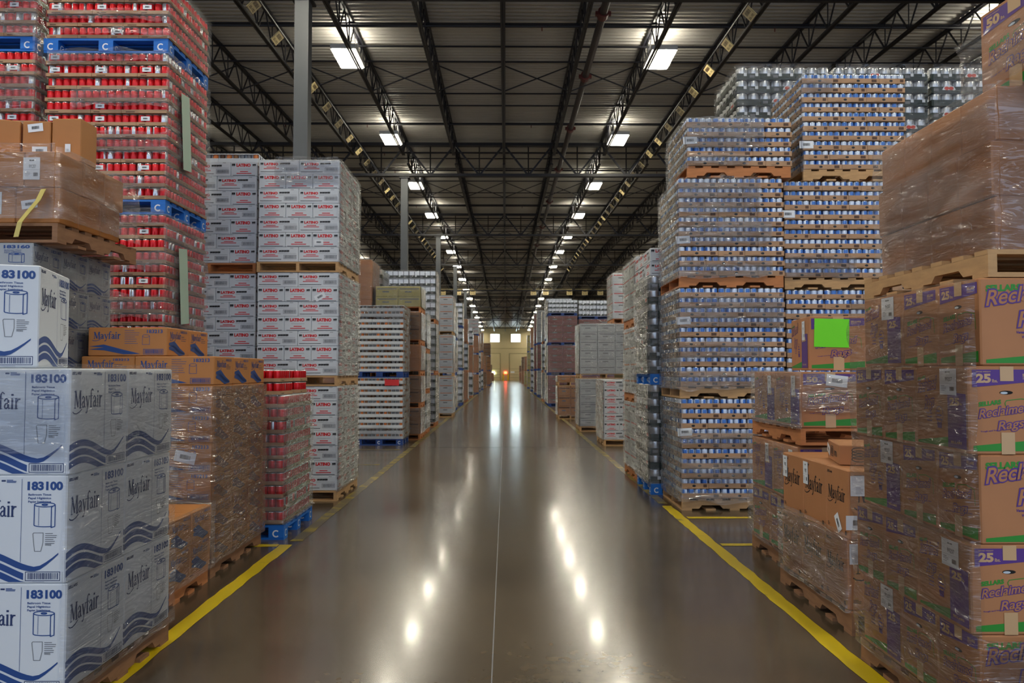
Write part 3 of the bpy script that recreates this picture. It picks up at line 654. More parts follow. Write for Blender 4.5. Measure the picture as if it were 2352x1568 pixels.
def mk_cans(sp, x, y, z, rot, faces, lab, grp, full=False, cat=None):
    """faces: world faces seen, among 'f','l','r'"""
    tom = sp is S_TIN and R.random() < .45
    s2 = S_TOM if tom else sp
    o = T(sp['name'], s2['tray'], lab, sp['cat'], grp, loc=(x, y, z), rz=PI/2 if rot else 0)
    nx, ny, p = sp['nx'], sp['ny'], sp['p']
    mp = {'f': '-y', 'r': '+x', 'l': '-x'} if not rot else {'f': '-x', 'r': '-y', 'l': '+y'}
    want = set(mp[f] for f in faces)
    for i in range(nx):
        for j in range(ny):
            if full or ('-y' in want and j == 0) or ('+y' in want and j == ny-1) or ('-x' in want and i == 0) or ('+x' in want and i == nx-1):
                obj('can', R.choice(sp['cans']), o, ((i-(nx-1)/2)*p, (j-(ny-1)/2)*p, .005), R.choice((0, 0, 0, .9, 1.8, 2.7, 3.6, 4.5, 5.4)))
    return o
def box_spec(name, L, W, H, mL, look, cat='carton'): return dict(kind='box', L=L, W=W, H=H, mesh=mL, look=look, cat=cat, name=name)
def mk_any(sp, x, y, z, rot, faces, lab, grp, full=False):
    if sp['kind'] == 'box': return T(sp['name'], sp['mesh'], lab, sp['cat'], grp, loc=(x, y, z), rz=PI/2 if rot else 0)
    return mk_cans(sp, x, y, z, rot, faces, lab, grp, full)
def load(sp, xe, s, y0, z0, n, fronts, side, desc, side_n=None, first=1, full_top=False, jit=.006, stick=None, sfaces=True):
    """stack n layers; aisle edge xe, s=-1 left of the aisle, +1 right of it"""
    L, W, H = sp['L'], sp['W'], sp['H']; af = 'r' if s < 0 else 'l'; out = []
    for k in range(n):
        pat = fronts[k % len(fronts)]; jx, jy = R.uniform(-jit, jit), R.uniform(-jit, jit); z = z0+k*H+.001*0
        x = xe; nf = len(pat); d0 = None
        for i, c in enumerate(pat):
            w, d = (L, W) if c == 'L' else (W, L)
            w += .003; d0 = d0 or d
            idx = i if s > 0 else nf-1-i
            if nf == 1: pn = 'front'
            elif nf == 2: pn = 'front '+('left', 'right')[idx]
            elif nf == 3: pn = 'front '+('left', 'middle', 'right')[idx]
            else: pn = 'front '+ORD[idx+1]+' from left'
            lab = '%s %s, %s layer, %s' % (sp['look'], pn, ORD[k+first], desc)
            o = mk_any(sp, x+s*w/2+jx, y0+d/2+jy, z, c != 'L', ['f'] if (i or not sfaces) else ['f', af], lab, sp['look']+'s in '+desc, full_top and k == n-1)
            out.append((k, i, o, w, d)); x += s*w
        sd = side[k % len(side)] if isinstance(side, (list, tuple)) else side; y = y0+d0+.003
        for i, c in enumerate(sd):
            w, d = (W, L) if c == 'L' else (L, W)
            d += .003
            lab = '%s %s behind corner, %s layer, %s' % (sp['look'], ORD[i+1], ORD[k+first], desc)
            mk_any(sp, xe+s*w/2+jx, y+d/2+jy, z, c == 'L', [af], lab, sp['look']+'s in '+desc, full_top and k == n-1); y += d
    return out
# ---------------------------------------------------------------- stretch wrap
def wrap(xe, s, w, y0, d, z0, z1, lab, front=((0, 1, 1),), side=((0, 1),), m='film', off=.014, amp=.012, seed=0, res=.05, top=False, ms=None):
    """film around the aisle face (root) with film bands across the front as parts. front: (zlo,zhi,reach) fractions"""
    ms = ms or m; H = z1-z0
    def sheet(path, a, b, mt, wav):
        mb = MB(); nz = max(3, int(H*(b-a)/res)); k = mb.mi(mt); nn = len(path)
        for i, (px, py, nx, ny) in enumerate(path):
            for j in range(nz+1):
                e = (1 if j in (0, nz) else 0)*wav*noise.noise(Vector((px*2.2+py, seed+j, px*3)))
                z = z0+H*(a+(b-a)*j/nz)+e
                q = Vector((px*3.1+seed, py*3.1, z*6)); q_ = amp*(noise.noise(q)+.6*noise.noise(q*3.3+Vector((px*4, 0, z*9)))); q_ = max(q_, -off*.45)
                mb.v.append((s*(px+nx*q_), py+ny*q_, z))
        for i in range(nn-1):
            for j in range(nz): v = i*(nz+1)+j; mb.f.append((v, v+nz+1, v+nz+2, v+1) if s > 0 else (v, v+1, v+nz+2, v+nz+1)); mb.m.append(k)
        return mb
    ns = max(4, int(d/res)); nf = max(4, int(w/res)); root = None
    if side:
        p = [(-off, d*(1-i/ns), -1, 0) for i in range(ns+1)]+[(-off*.75, -off*.75, -.7, -.7), (.02, -off, 0, -1)]
        root = T('stretch_wrap', sheet(p, side[0][0], side[0][1], ms, 0).mesh('stretch_wrap', True), lab, 'plastic wrap', 'clear wraps around pallets', loc=(xe, y0, 0))
    for (a, b, r_) in front:
        n_ = max(3, int(nf*r_)); p = [(.022+(w*r_-.022)*i/n_, -off-.0015, 0, -1) for i in range(n_+1)]
        me = sheet(p, a, b, m, .05 if (b-a) < .9 else 0).mesh('wrap_band', True)
        if root: obj('wrap_band', me, root)
        else: root = T('stretch_wrap', me, lab, 'plastic wrap', 'clear wraps around pallets', loc=(xe, y0, 0))
    return root
# ================================================================ LEFT SIDE
def bx(name, w, d, h, m='kraft', **faces): return carton(name, w, d, h, m, faces)
def sup(xe, s, w, y0, d, z0, z1, desc):   # plain bulk cartons low in a rear stack
    k = ('sup', round(w, 2), round(d, 2), round(z1-z0, 2))
    if k not in _pm: _pm[k] = carton('bulk_carton', w/2-.004, d-.01, z1-z0-.002, 'kraftd', {})
    for i in (0, 1): T('bulk_carton', _pm[k], 'plain brown bulk carton, %s half, %s' % (('near', 'far')[i], desc), 'carton', 'bulk cartons '+desc, loc=(xe+s*(w/4+i*w/2), y0+d/2, z0))
W_, D_, H_ = .46, .53, .475
amw = art_mayfair_white('183100'); MWm = bx('tissue_carton', W_, D_, H_, 'white', f=amw, r=amw, l=amw, b=amw)
pallet(-2.545, 4.06, 0, 1.2, 1.08, .135, 'woodd', 'y', 'on the floor under the nearest white tissue cartons')
for k in range(3):
    for j, y in enumerate((3.52, 4.055)):
        for i in range(2):
            if i and j: continue
            T('tissue_carton', MWm, 'white blue-printed tissue carton, %s layer, %s, nearest left stack' % (('bottom', 'middle', 'top')[k], ('front corner', 'front inner')[i] if j == 0 else 'behind the corner one'),
              'carton', 'white bathroom tissue cartons', loc=(-1.945-W_/2-i*(W_+.004)+(.004, -.003, .002)[k], y+D_/2, .137+k*(H_+.001)), rz=0)
a = math.radians(16); cx, cy = -2.16, 3.64
T('tissue_carton', MWm, 'white bathroom tissue carton standing alone, turned, on top of nearest left stack', 'carton', 'white bathroom tissue cartons',
  loc=(cx-W_/2*math.cos(a)-D_/2*math.sin(a), cy-W_/2*math.sin(a)+D_/2*math.cos(a), .137+3*(H_+.001)+.002), rz=a)
wrap(-1.93, -1, .9, 3.515, 1.08, .12, 1.585, 'hazy clear wrap around the nearest white tissue cartons', front=((.72, 1.01, .5), (0, .04, 1)), side=((0, 1),), m='filml', seed=3, off=.02, amp=.014)
# second lane white-grey tissue cartons 183160
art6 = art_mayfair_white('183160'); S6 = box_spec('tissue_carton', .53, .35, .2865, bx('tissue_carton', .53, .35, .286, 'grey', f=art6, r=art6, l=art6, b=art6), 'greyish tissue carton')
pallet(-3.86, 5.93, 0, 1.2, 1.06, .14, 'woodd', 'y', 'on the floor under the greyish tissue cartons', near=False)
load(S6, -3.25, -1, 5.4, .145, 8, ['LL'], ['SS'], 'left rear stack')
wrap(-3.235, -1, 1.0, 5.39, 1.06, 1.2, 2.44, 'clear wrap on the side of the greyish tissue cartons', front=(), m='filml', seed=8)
pallet(-3.72, 5.98, 2.44, 1.25, 1.15, .135, 'woodd', 'y', 'high on the greyish tissue cartons under the small brown boxes')
SB = box_spec('small_carton', .3, .24, .25, bx('small_carton', .3, .24, .249, 'kraft2'), 'small brown carton')
outb = load(SB, -3.1, -1, 5.42, 2.58, 2, ['LLL', 'SSSS'], ['LL', 'LL'], 'high left pile')
for (k, i, o, w, d) in outb:
    if i == 0: put(o, ST_BAR, 'f', .1 if k == 0 else .05, .1, .3, .24, -.15) if k == 0 else put(o, ST_99, 'l', .05, .05, .3, .24)
    if i == 1 and k == 0: put(o, ST_99, 'f', .15, .06, .3, .24)
wrap(-3.085, -1, 1.0, 5.4, 1.1, 2.6, 3.1, 'crumpled clear wrap round the small brown cartons up left', front=((0, 1.05, 1),), m='film', seed=12, off=.03, amp=.03)
LB = bx('loose_carton', .215, .22, .32, 'kraft2'); LB2 = bx('loose_carton', .205, .22, .3, 'kraft2')
o = T('loose_carton', LB, 'plain brown carton on the high left pile, rightmost of three', 'carton', 'loose brown cartons', loc=(-3.22, 5.82, 3.085)); put(o, ST_PAP, 'f', .12, .07, .215, .22, .0, 'small paper slip').scale = (.4, 1, .5)
o = T('loose_carton', LB2, 'brown carton with tilted bar code sticker on high left pile, middle of three', 'carton', 'loose brown cartons', loc=(-3.44, 5.82, 3.085)); put(o, ST_BAR, 'f', .1, .22, .205, .22, -.12); put(o, ST_BAR, 'f', .13, .05, .205, .22)
T('loose_carton', LB2, 'plain brown carton on the high left pile, leftmost of three at frame edge', 'carton', 'loose brown cartons', loc=(-3.69, 5.78, 3.085), rz=.35)
mb = MB(); pts = [(-3.17, 5.36, 2.8), (-3.2, 5.35, 2.72), (-3.27, 5.355, 2.64), (-3.32, 5.35, 2.57), (-3.35, 5.36, 2.47)]
for i in range(4):
    p, q = pts[i], pts[i+1]; mb.poly([(p[0]-.02, p[1], p[2]), (p[0]+.02, p[1]-.01, p[2]), (q[0]+.02, q[1]-.01, q[2]), (q[0]-.02, q[1], q[2])], 'strap'); mb.poly([(p[0]-.02, p[1]+.004, p[2]), (p[0]+.02, p[1]-.006, p[2]), (q[0]+.02, q[1]-.006, q[2]), (q[0]-.02, q[1]+.004, q[2])], 'strap')
T('packing_strap', mb.mesh('strap'), 'twisted yellowish plastic strip hanging from the high left pile', 'plastic strip')
# brown 183213 cartons
ak = art_mayfair_kraft(); S3 = box_spec('paper_carton', .6, .4, .218, bx('paper_carton', .6, .4, .217, 'kraft2', f=ak, b=ak, r=art_mayfair_kraft_end, l=art_mayfair_kraft_end), 'brown paper carton')
pallet(-2.71, 6.55, 0, 1.0, 1.22, .135, 'woodd', 'y', 'under the tall brown blue-printed cartons')
o3 = load(S3, -2.2, -1, 5.95, .14, 7, ['LS'], ['SS'], 'brown left stack')
for i in (0, 1):
    T('paper_carton', S3['mesh'], 'brown paper carton alone on top of brown left stack, %s' % ('front one' if i == 0 else 'rear one'), 'carton', 'brown paper cartons', loc=(-2.57-.3, 5.97+.2+i*.405, .14+7*.218+.002))
for (k, i, o, w, d) in o3:
    if i == 0 and k == 3: put(o, ST_BIG, 'f', .38, .07, .6, .4, .22)
o = [q for q in bpy.data.objects if q.get('label', '').startswith('brown paper carton first behind') and 'third' in q['label']]
if o: put(o[0], ST_BAR, 'l' if abs(o[0].rotation_euler.z) < .1 else 'b', .05, .08, .6, .4)
wrap(-2.185, -1, 1.0, 5.94, 1.2, .12, 1.44, 'hazy brownish wrap around the tall brown carton stack on the left', front=((.1, 1.0, 1),), m='film', ms='filmh', seed=21, off=.02, amp=.02)
pallet(-2.7, 5.32, 0, 1.0, 1.1, .135, 'woodr', 'y', 'under the low brown cartons behind the white stack')
akb = art_mayfair_black(False); S3b = box_spec('low_carton', .42, .36, .218, bx('low_carton', .42, .36, .217, 'kraft2', f=art_mayfair_kraft_end, r=art_mayfair_kraft_end, l=art_mayfair_kraft_end, b=art_mayfair_kraft_end), 'low brown carton')
load(S3b, -2.17, -1, 4.75, .14, 2, ['LL'], ['SS'], 'low left pile')
load(S3b, -2.17, -1, 4.75, .578, 1, ['LL'], [''], 'low left pile', first=3)
wrap(-2.16, -1, .9, 4.74, 1.1, .12, .6, 'torn wrap on the low brown cartons beside the yellow line', front=(), m='filml', seed=31)
mb = MB(); n, mm = 14, 8
for j in range(mm+1):
    for i in range(n):
        th = PI*j/mm*.5; ph = 2*PI*i/n; rr_ = .09*(1+.5*noise.noise(Vector((math.cos(ph)*2, math.sin(ph)*2, j*.7))))
        mb.v.append((rr_*math.cos(th)*math.cos(ph), rr_*math.cos(th)*math.sin(ph), .09*math.sin(th)*(1+.3*noise.noise(Vector((i, j, 3))))))
for j in range(mm):
    for i in range(n): mb.f.append((j*n+i, j*n+(i+1) % n, (j+1)*n+(i+1) % n, (j+1)*n+i)); mb.m.append(mb.mi('white'))
T('crumpled_plastic', mb.mesh('crumpled_plastic'), 'crumpled white plastic lying on the low brown cartons', 'plastic', loc=(-2.27, 4.95, .798))
# small red can pallet
pallet(-2.62, 7.83, 0, 1.15, 1.06, .135, 'pblue', 'x', 'on the floor under the short red can stack')
load(S_RED, -2.06, -1, 7.32, .14, 10, ['SL', 'LS'], ['SS', 'LS'], 'short red stack', full_top=False)
for i, (x, y, z, rt) in enumerate(((-2.24, 7.52, 0, 1), (-2.24, 7.52, .119, 1), (-2.3, 8.1, 0, 0), (-2.3, 8.1, .119, 0))):
    mk_cans(S_RED, x, y, .14+10*.119+z+.001, rt, ['f', 'r'], 'loose red can case on short red stack, %s' % ('front lower one', 'front upper one', 'rear lower one', 'rear upper one')[i], 'loose red can cases', full=(i % 2 == 1))
wrap(-2.045, -1, .7, 7.31, 1.02, .14, 1.34, 'clear wrap around the short red can stack', front=((0, 1, .3),), m='film', seed=41)
# tall red stack
def red_stack(xe, y0, desc, fr, sd, side_faces=True, low=True):
    d = 1.02
    pallet(xe-.6, y0+.51, 0, 1.2, 1.02, .14, 'pblued', 'x', 'on the floor under the %s' % desc, near=False)
    sup(xe, -1, 1.16, y0, 1.0, .14, 1.49, 'at the foot of the '+desc)
    tiers = ((1.49, 12, 'second'), (3.06, 12, 'third'), (4.63, 5, 'top'))
    for z, n, nm in tiers:
        pallet(xe-.6, y0+.51, z, 1.2, 1.02, .14, 'pblue' if z > 2 else 'pblued', 'x', 'under the %s tier of the %s' % (nm, desc))
        oo = load(S_RED, xe, -1, y0, z+.142, n, fr, sd, '%s tier, %s' % (nm, desc))
        for (k, i, o, w, d) in oo:
            if (k % 4 == 2) or R.random() < .08: q = put(o, ST_MINI, 'f' if abs(o.rotation_euler.z) < .1 else 'l', .09, .05, S_RED['L'], S_RED['W'])
red_stack(-3.27, 7.5, 'tall red stack', ['SSSS', 'LLS', 'SLL', 'LSL'], ['SS', 'LS', 'SS', 'LS'])
red_stack(-4.53, 7.46, 'far left red stack', ['SL', 'LS'], ['', ''])
for z, h, sd in ((1.63, 1.43, 1), (3.2, 1.43, 2), (4.77, .6, 3)):
    wrap(-3.25, -1, 1.17, 7.49, 1.02, z, z+h, 'glossy clear wrap round the tall red stack, tier %s up' % ORD[sd+1], front=((.05, .16, .9), (.3, .46, 1), (.62, .76, .8), (.93, 1.02, 1)), m='film', seed=50+sd, amp=.016)
wrap(-4.51, -1, .7, 7.44, .2, 3.2, 5.3, 'clear wrap on the far left red stack', front=((.1, .3, .5), (.4, .6, 1), (.75, .95, .6)), side=((0, 1),), m='film', seed=77)
pg = MB(); pg.box((0, 0, 0), (.002, .18, .85), 'paper'); D = []; 
PG = pg.mesh('notice_sheet'); M['pgreen'] = mat('pale_green_paper', srgb(168, 190, 168), .5); pg2 = MB(); pg2.box((0, 0, 0), (.002, .2, .75), 'pgreen'); PG2 = pg2.mesh('notice_sheet')
T('notice_sheet', PG2, 'long pale green sheet on the side of the tall red stack, upper one', 'paper sheet', 'sheets on the red stack', loc=(-3.222, 7.85, 3.95), rot=(math.radians(6), 0, 0))
T('notice_sheet', PG2, 'long pale green sheet on the side of the tall red stack, lower one', 'paper sheet', 'sheets on the red stack', loc=(-3.222, 7.85, 2.4), rot=(math.radians(6), 0, 0))
# red-lettered white cartons
SL = box_spec('meat_carton', .487, .323, .178, bx('meat_carton', .487, .323, .1775, 'white', f=art_lat_L, b=art_lat_L, r=art_lat_S, l=art_lat_S), 'white red-lettered carton')
def lat_tiers(xe, s, y0, desc, tiers, fr, sd, w=.99, d=1.3, pm='wood', near=True, flm=True):
    for z, n, nm in tiers:
        pallet(xe+s*w/2, y0+d/2, z, w, d, .125, pm, 'y', 'under the %s tier of the %s' % (nm, desc), near=near)
        oo = load(SL, xe, s, y0+.01, z+.127, n, fr, sd, '%s tier, %s' % (nm, desc), jit=.003)
        if flm: wrap(xe-s*.008, s, w, y0, d, z+.12, z+.13+n*.178, 'yellowish clear wrap around the %s tier of the %s' % (nm, desc), front=((.75, 1.02, .8),) if nm == 'top' else (), m='film', seed=R.random()*90, amp=.01)
    return oo
oo = lat_tiers(-2.02, -1, 9.45, 'aisle meat stack', ((0, 7, 'bottom'), (1.375, 7, 'middle'), (2.75, 7, 'top')), ['LL', 'SSS'], ['LL', 'SL'])
for q in list(bpy.data.objects):
    l = q.get('label', '')
    if l == 'white red-lettered carton front right, sixth layer, middle tier, aisle meat stack': put(q, ST_BAR, 'l', .12, .03, .487, .323, -.5).scale = (1.2, 1, 1.2)
    if l == 'white red-lettered carton front right, second layer, top tier, aisle meat stack': put(q, ST_BAR, 'l', .08, .03, .487, .323)
lat_tiers(-3.05, -1, 9.55, 'inner meat stack', ((0, 7, 'bottom'), (1.374, 7, 'middle'), (2.748, 7, 'top')), ['SLS', 'LL'], ['', ''], w=1.14, d=1.2, flm=False, pm='woodr', near=False)
# peach tins in white trays
def peach_mesh(L, W, H, seed):
    rr = random.Random(seed); mb = MB(); mb.box((0, 0, .0275), (L, W, .055), 'white'); mb.box((0, 0, H-.008), (L, W, .01), 'white')
    nx, ny = round(L/.082), round(W/.082)
    for i in range(nx):
        for j in range(ny):
            if 0 < i < nx-1 and 0 < j < ny-1: continue
            x, y = (i-(nx-1)/2)*L/nx, (j-(ny-1)/2)*W/ny; mb.bar((x, y, .05), (x, y, H-.012), .062, rr.choice(('inkg', 'inkb', 'orange', 'kraftd', 'inkg')), 8)
            mb.bar((x+.041, y, .05), (x+.041, y, H-.012), .014, 'white')
    return mb.mesh('peach_case')
SPch = box_spec('tinned_fruit_case', .492, .326, .117, peach_mesh(.492, .326, .116, 3), 'white tinned fruit case', 'can case')
for z, n, nm in ((0, 11, 'lower'), (1.42, 12, 'upper')):
    pallet(-2.67, 17.1, z, 1.0, 1.0, .13, 'pblued', 'x', 'under the %s tier of white fruit cases' % nm, near=z == 0)
    load(SPch, -2.17, -1, 16.6, z+.132, n, ['LL', 'SSS'], ['LS', 'SS'], '%s fruit tier' % nm)
    wrap(-2.155, -1, 1.0, 16.59, 1.0, z+.13, z+.13+n*.117, 'clear wrap around the %s fruit tier' % nm, front=((.8, 1, 1),) if z else ((.0, .2, 1),), m='filml', seed=z+61)
load(SPch, -3.05, -1, 9.6, 2.748+.127+7*.178+.002, 1, ['LL'], [''], 'top of inner meat stack')
mb = MB(); mb.box((0, 0, 0), (.3, .003, .13), 'red'); T('red_sheet', mb.mesh('sheet'), 'red paper sheet on the lower white fruit tier', 'paper sheet', loc=(-2.4, 16.565, 1.32))
# ---------------------------------------------------------------- stacks further back
def art_bands(m, n=2, off=.7):
    def fn(D, w, h):
        rect(D, .06*w, off*h, .94*w, (off+.1)*h, m); rect(D, .3*w, .4*h, .6*w, .52*h, 'inkg')
    return fn
def art_dark(D, w, h):
    rect(D, 0, .06*h, w, .44*h, 'dgreen'); n = max(3, int(w/.14))
    for i in range(n): rect(D, w*i/n, .44*h, w*i/n+.02*w, .98*h, 'dark'); rect(D, w*i/n+.04*w, .25*h, w*i/n+.09*w, .5*h, 'paper', 2) if i % 2 else rect(D, w*i/n+.03*w, .15*h, w*i/n+.12*w, .34*h, 'inkg', 2)
    rect(D, 0, .95*h, w, .995*h, 'inkg')
STY = dict(silver=('tin', art_dark, 'silver cased tins'), brown=('kraft', None, 'brown carton'), tan=('kraftd', art_bands('inkb'), 'tan carton'), whiteor=('white', art_bands('orange'), 'white orange-striped carton'),
 grey=('grey', art_bands('inkg'), 'grey carton'), maroon=('maroon', art_bands('inkb', off=.5), 'maroon case'), yellow=('yellowish', art_bands('inkg'), 'yellowish case'), pink=('white', art_bands('red'), 'pinkish white carton'),
 orange=('kraft2', art_bands('inkb'), 'orange-brown carton'), green=('tin', art_dark, 'green and silver case'))
_fs = {}
STN = dict(silver='silver_tin_case', brown='brown_carton', tan='tan_carton', whiteor='striped_white_carton', grey='grey_carton', maroon='maroon_case', yellow='yellowish_case', pink='pinkish_carton', orange='orange_carton', green='green_silver_case')
def far_spec(sty, w, d, H):
    k = (sty, round(w, 3), round(d, 3), round(H, 3))
    if k not in _fs:
        m, art, look = STY[sty]; fa = {f: art for f in 'fblr'} if art else {}
        _fs[k] = box_spec(STN[sty], w, d, H, carton(STN[sty], w-.004, d-.004, H-.002, m, fa), look, 'carton')
    return _fs[k]
def far_stack(xe, s, y0, w, d, levels, desc, pm='woodr', film=True, cols=2):
    """levels: (z_top, layers, style) from the floor; each tier stands on a pallet"""
    z = 0
    for t, (zt, n, sty) in enumerate(levels):
        if n == 0: z = zt; continue
        ph = .13; nm = ORD[t+1]
        pallet(xe+s*w/2, y0+d/2, z, w, d, ph, pm, 'y', 'under %s tier of the %s' % (nm, desc), near=False)
        H = (zt-z-ph)/n; sp = far_spec(sty, w/cols, d/2, H)
        load(sp, xe, s, y0, z+ph+.001, n, ['L'*cols], [''], '%s tier, %s' % (nm, desc), jit=.004)
        for k in range(n): mk_any(sp, xe+s*w/cols/2, y0+d*.75+.003, z+ph+.001+k*H, False, [], '%s behind corner, %s layer, %s tier, %s' % (sp['look'], ORD[k+1], nm, desc), sp['look']+'s in '+nm+' tier, '+desc)
        if film: wrap(xe-s*.006, s, w, y0-.006, d, z+ph, zt, 'clear wrap round %s tier of the %s' % (nm, desc), front=((0, 1.02, 1),), m='filml', seed=R.random()*99, off=.015, amp=.012, res=.11)
        z = zt
far_stack(-1.95, -1, 17.9, 1.02, 1.05, ((.72, 2, 'tan'), (1.45, 2, 'tan'), (2.15, 2, 'brown'), (2.9, 2, 'tan'), (3.5, 2, 'yellow')), 'stack behind fruit tins', 'woodr')
far_stack(-3.05, -1, 17.8, 1.1, 1.1, ((1.4, 3, 'brown'), (2.75, 3, 'brown'), (4.1, 4, 'brown')), 'inner brown stack', 'woodr')
far_stack(-3.02, -1, 19.1, 1.1, 1.1, ((1.4, 3, 'silver'), (2.75, 3, 'silver'), (4.05, 5, 'silver')), 'inner silver stack')
far_stack(-1.97, -1, 19.3, 1.0, 1.1, ((1.0, 3, 'silver'), (2.0, 3, 'silver'), (3.0, 3, 'silver')), 'low silver stack')
far_stack(-1.98, -1, 22, 1.5, 1.1, ((1.45, 6, 'silver'), (2.9, 6, 'silver'), (4.38, 6, 'silver')), 'wide silver stack')
far_stack(-1.81, -1, 26.8, .92, 1.2, ((1.38, 5, 'whiteor'), (2.8, 5, 'whiteor'), (4.15, 5, 'whiteor')), 'white orange stack', 'wood')
far_stack(-1.98, -1, 31, 1.0, 1.1, ((1.4, 4, 'silver'), (2.8, 4, 'silver'), (4.1, 4, 'silver')), 'silver stack past orange-striped', 'pblued')
far_stack(-2.0, -1, 36, 1.1, 1.2, ((1.6, 5, 'silver'), (3.55, 6, 'silver'), (4.7, 4, 'silver')), 'distant silver stack', 'pblued')
far_stack(-2.0, -1, 41, 1.1, 1.2, ((1.5, 3, 'brown'), (3.0, 4, 'silver'), (4.3, 3, 'brown')), 'mixed brown silver stack', 'woodr')
far_stack(-2.0, -1, 47, 1.1, 1.2, ((1.5, 3, 'silver'), (3.0, 4, 'brown'), (4.2, 3, 'silver')), 'silver brown stack beyond', 'woodr')
far_stack(-1.87, -1, 53.6, 1.15, 1.2, ((1.35, 3, 'brown'), (2.7, 3, 'brown'), (4.0, 3, 'brown'), (5.15, 4, 'pink')), 'tall pink-topped stack', 'pblued')
far_stack(-1.95, -1, 60, 1.2, 1.2, ((1.5, 3, 'silver'), (3, 3, 'silver'), (4.5, 3, 'brown')), 'distant silver brown stack', 'pblued')
far_stack(-1.95, -1, 67, 1.2, 1.2, ((1.6, 3, 'silver'), (3.2, 3, 'brown'), (4.9, 3, 'tan')), 'left tan-topped stack', 'pblued')
far_stack(-1.9, -1, 76, 1.4, 1.4, ((1.5, 3, 'tan'), (3.1, 3, 'brown')), 'left two-tier stack', 'woodr')
far_stack(-1.7, -1, 87, 1.6, 1.4, ((1.6, 3, 'brown'), (3.2, 3, 'orange'), (4.7, 3, 'tan')), 'left far orange-banded stack', 'pblued')
far_stack(-1.75, -1, 98, 1.6, 1.4, ((1.5, 3, 'brown'), (2.4, 2, 'tan')), 'left low far stack', 'pblued')
far_stack(-1.7, -1, 112, 1.6, 1.4, ((1.4, 3, 'brown'),), 'last left stack', 'woodr')
# ================================================================ RIGHT SIDE
def rags_carton(q, p, h, n): return carton('rag_carton', q, p, h, 'kraft', {'f': art_Q, 'b': art_Qp(n), 'l': art_P(n), 'r': art_P(n)})
RG = rags_carton(.408, .31, .362, '25'); RG5 = rags_carton(.54, .44, .42, '50'); XE = 1.92; Y0 = 3.2
st99 = sticker(.125, .112, art_99207)
pallet(XE+.6, Y0+.53, 0, 1.2, 1.1, .118, 'woodd', 'y', 'under the nearest purple and green rag cartons')
for r_ in range(5):
    z = .12+r_*.3635; nm = ('bottom', 'second', 'third', 'fourth', 'top')[r_]
    seq = [('P', .31), ('P', .31), ('Q', .41)] if r_ % 2 == 0 else [('Q', .41), ('P', .31), ('P', .31)]
    y = Y0; jx = (0, .03, -.012, .024, -.03)[r_]
    for i, (c, L_) in enumerate(seq):
        w = .31 if c == 'Q' else .41
        lab = 'brown purple and green rag carton, %s row, %s, nearest right stack' % (nm, ('front corner', 'second along the side', 'rear end')[i])
        o = T('rag_carton', RG, lab, 'carton', 'nearest rag cartons', loc=(XE-jx+w/2, y+L_/2, z), rz=(PI/2 if c == 'Q' else 0)+R.uniform(-.003, .003))
        if c == 'Q': put(o, st99, 'b', .265, .24, .408, .31, 0, 'white shipping label')
        y += L_+.004
    w0 = .31 if seq[0][0] == 'Q' else .41
    T('rag_carton', RG, 'brown rag carton, %s row, beside the front corner, nearest right stack' % nm, 'carton', 'nearest rag cartons', loc=(XE-jx+w0+.012+.2, Y0+.155, z))
wrap(XE-.012-.02, 1, .8, Y0-.008, 1.04, .122, 1.925, 'hazy clear wrap round the side of the nearest rag cartons', front=((.0, .2, .5),), m='films', seed=91, off=.026, amp=.02)
pallet(2.0+.58, 3.78, 1.942, 1.16, 1.12, .115, 'wood', 'y', 'up on the nearest rag cartons under the plain wrapped cartons')
PB = bx('plain_carton', .5, .25, .235, 'kraft')
for r_ in range(3):
    for i in range(4):
        T('plain_carton', PB, 'plain brown carton, %s layer, %s along the side, upper right load' % (('bottom', 'middle', 'top')[r_], ORD[i+1]), 'carton', 'plain wrapped cartons', loc=(2.07+.25+(0, -.012, .01)[r_], 3.27+.125+i*.2525, 2.058+r_*.236))
    T('plain_carton', PB, 'plain brown carton, %s layer, inner front, upper right load' % ('bottom', 'middle', 'top')[r_], 'carton', 'plain wrapped cartons', loc=(2.07+.76, 3.27+.125, 2.058+r_*.236))
wrap(2.05, 1, .9, 3.26, 1.02, 2.06, 2.766, 'glossy wrap around the plain cartons up on the right', front=((0, 1.02, 1),), m='film', seed=15, off=.02, amp=.02)
T('rag_carton', RG5, 'fifty pound rag carton standing on top of the upper right load', 'carton', 'fifty pound rag cartons', loc=(2.2+.28, 3.1+.25, 2.772), rz=.06)
wrap(2.16, 1, .4, 3.02,   .55, 2.775, 3.05, 'bright crumpled wrap at the foot of the topmost rag carton', front=((0, 1, 1),), m='film', seed=19, off=.05, amp=.05)
# brown black-lettered cartons
ab = art_mayfair_black(); abf = art_mayfair_black(True)
B1 = carton('paper_carton', .5, .385, .41, 'kraft', {'l': ab, 'f': abf, 'r': ab, 'b': abf}); B0 = carton('paper_carton', .5, .325, .41, 'kraft', {'l': ab, 'f': abf, 'r': ab, 'b': abf})
pallet(2.03+.55, 5.24, 0, 1.1, 1.2, .135, 'woodd', 'y', 'under the black-lettered brown cartons')
for r_ in range(2):
    y = 4.68
    for i, (me, d) in enumerate(((B0, .325), (B1, .385), (B1, .385))):
        o = T('paper_carton', me, 'brown black-lettered carton, %s row, %s' % (('lower', 'upper')[r_], ('nearest the camera', 'middle', 'farthest')[i]), 'carton', 'black-lettered cartons', loc=(2.03+.25+(0, .012)[r_], y+d/2, .137+r_*.412)); y += d+.003
        if r_:
            put(o, ST_TALL, 'l', .05, .24, .5, d, 0, 'white shipping label') if i else (put(o, ST_BAR, 'l', .15, .06, .5, d, 1.0), put(o, ST_PAP, 'f', .06, .26, .5, d), put(o, ST_BIG, 'f', .06, .06, .5, d))
        elif i == 0: put(o, ST_PAP, 'f', .06, .27, .5, d)
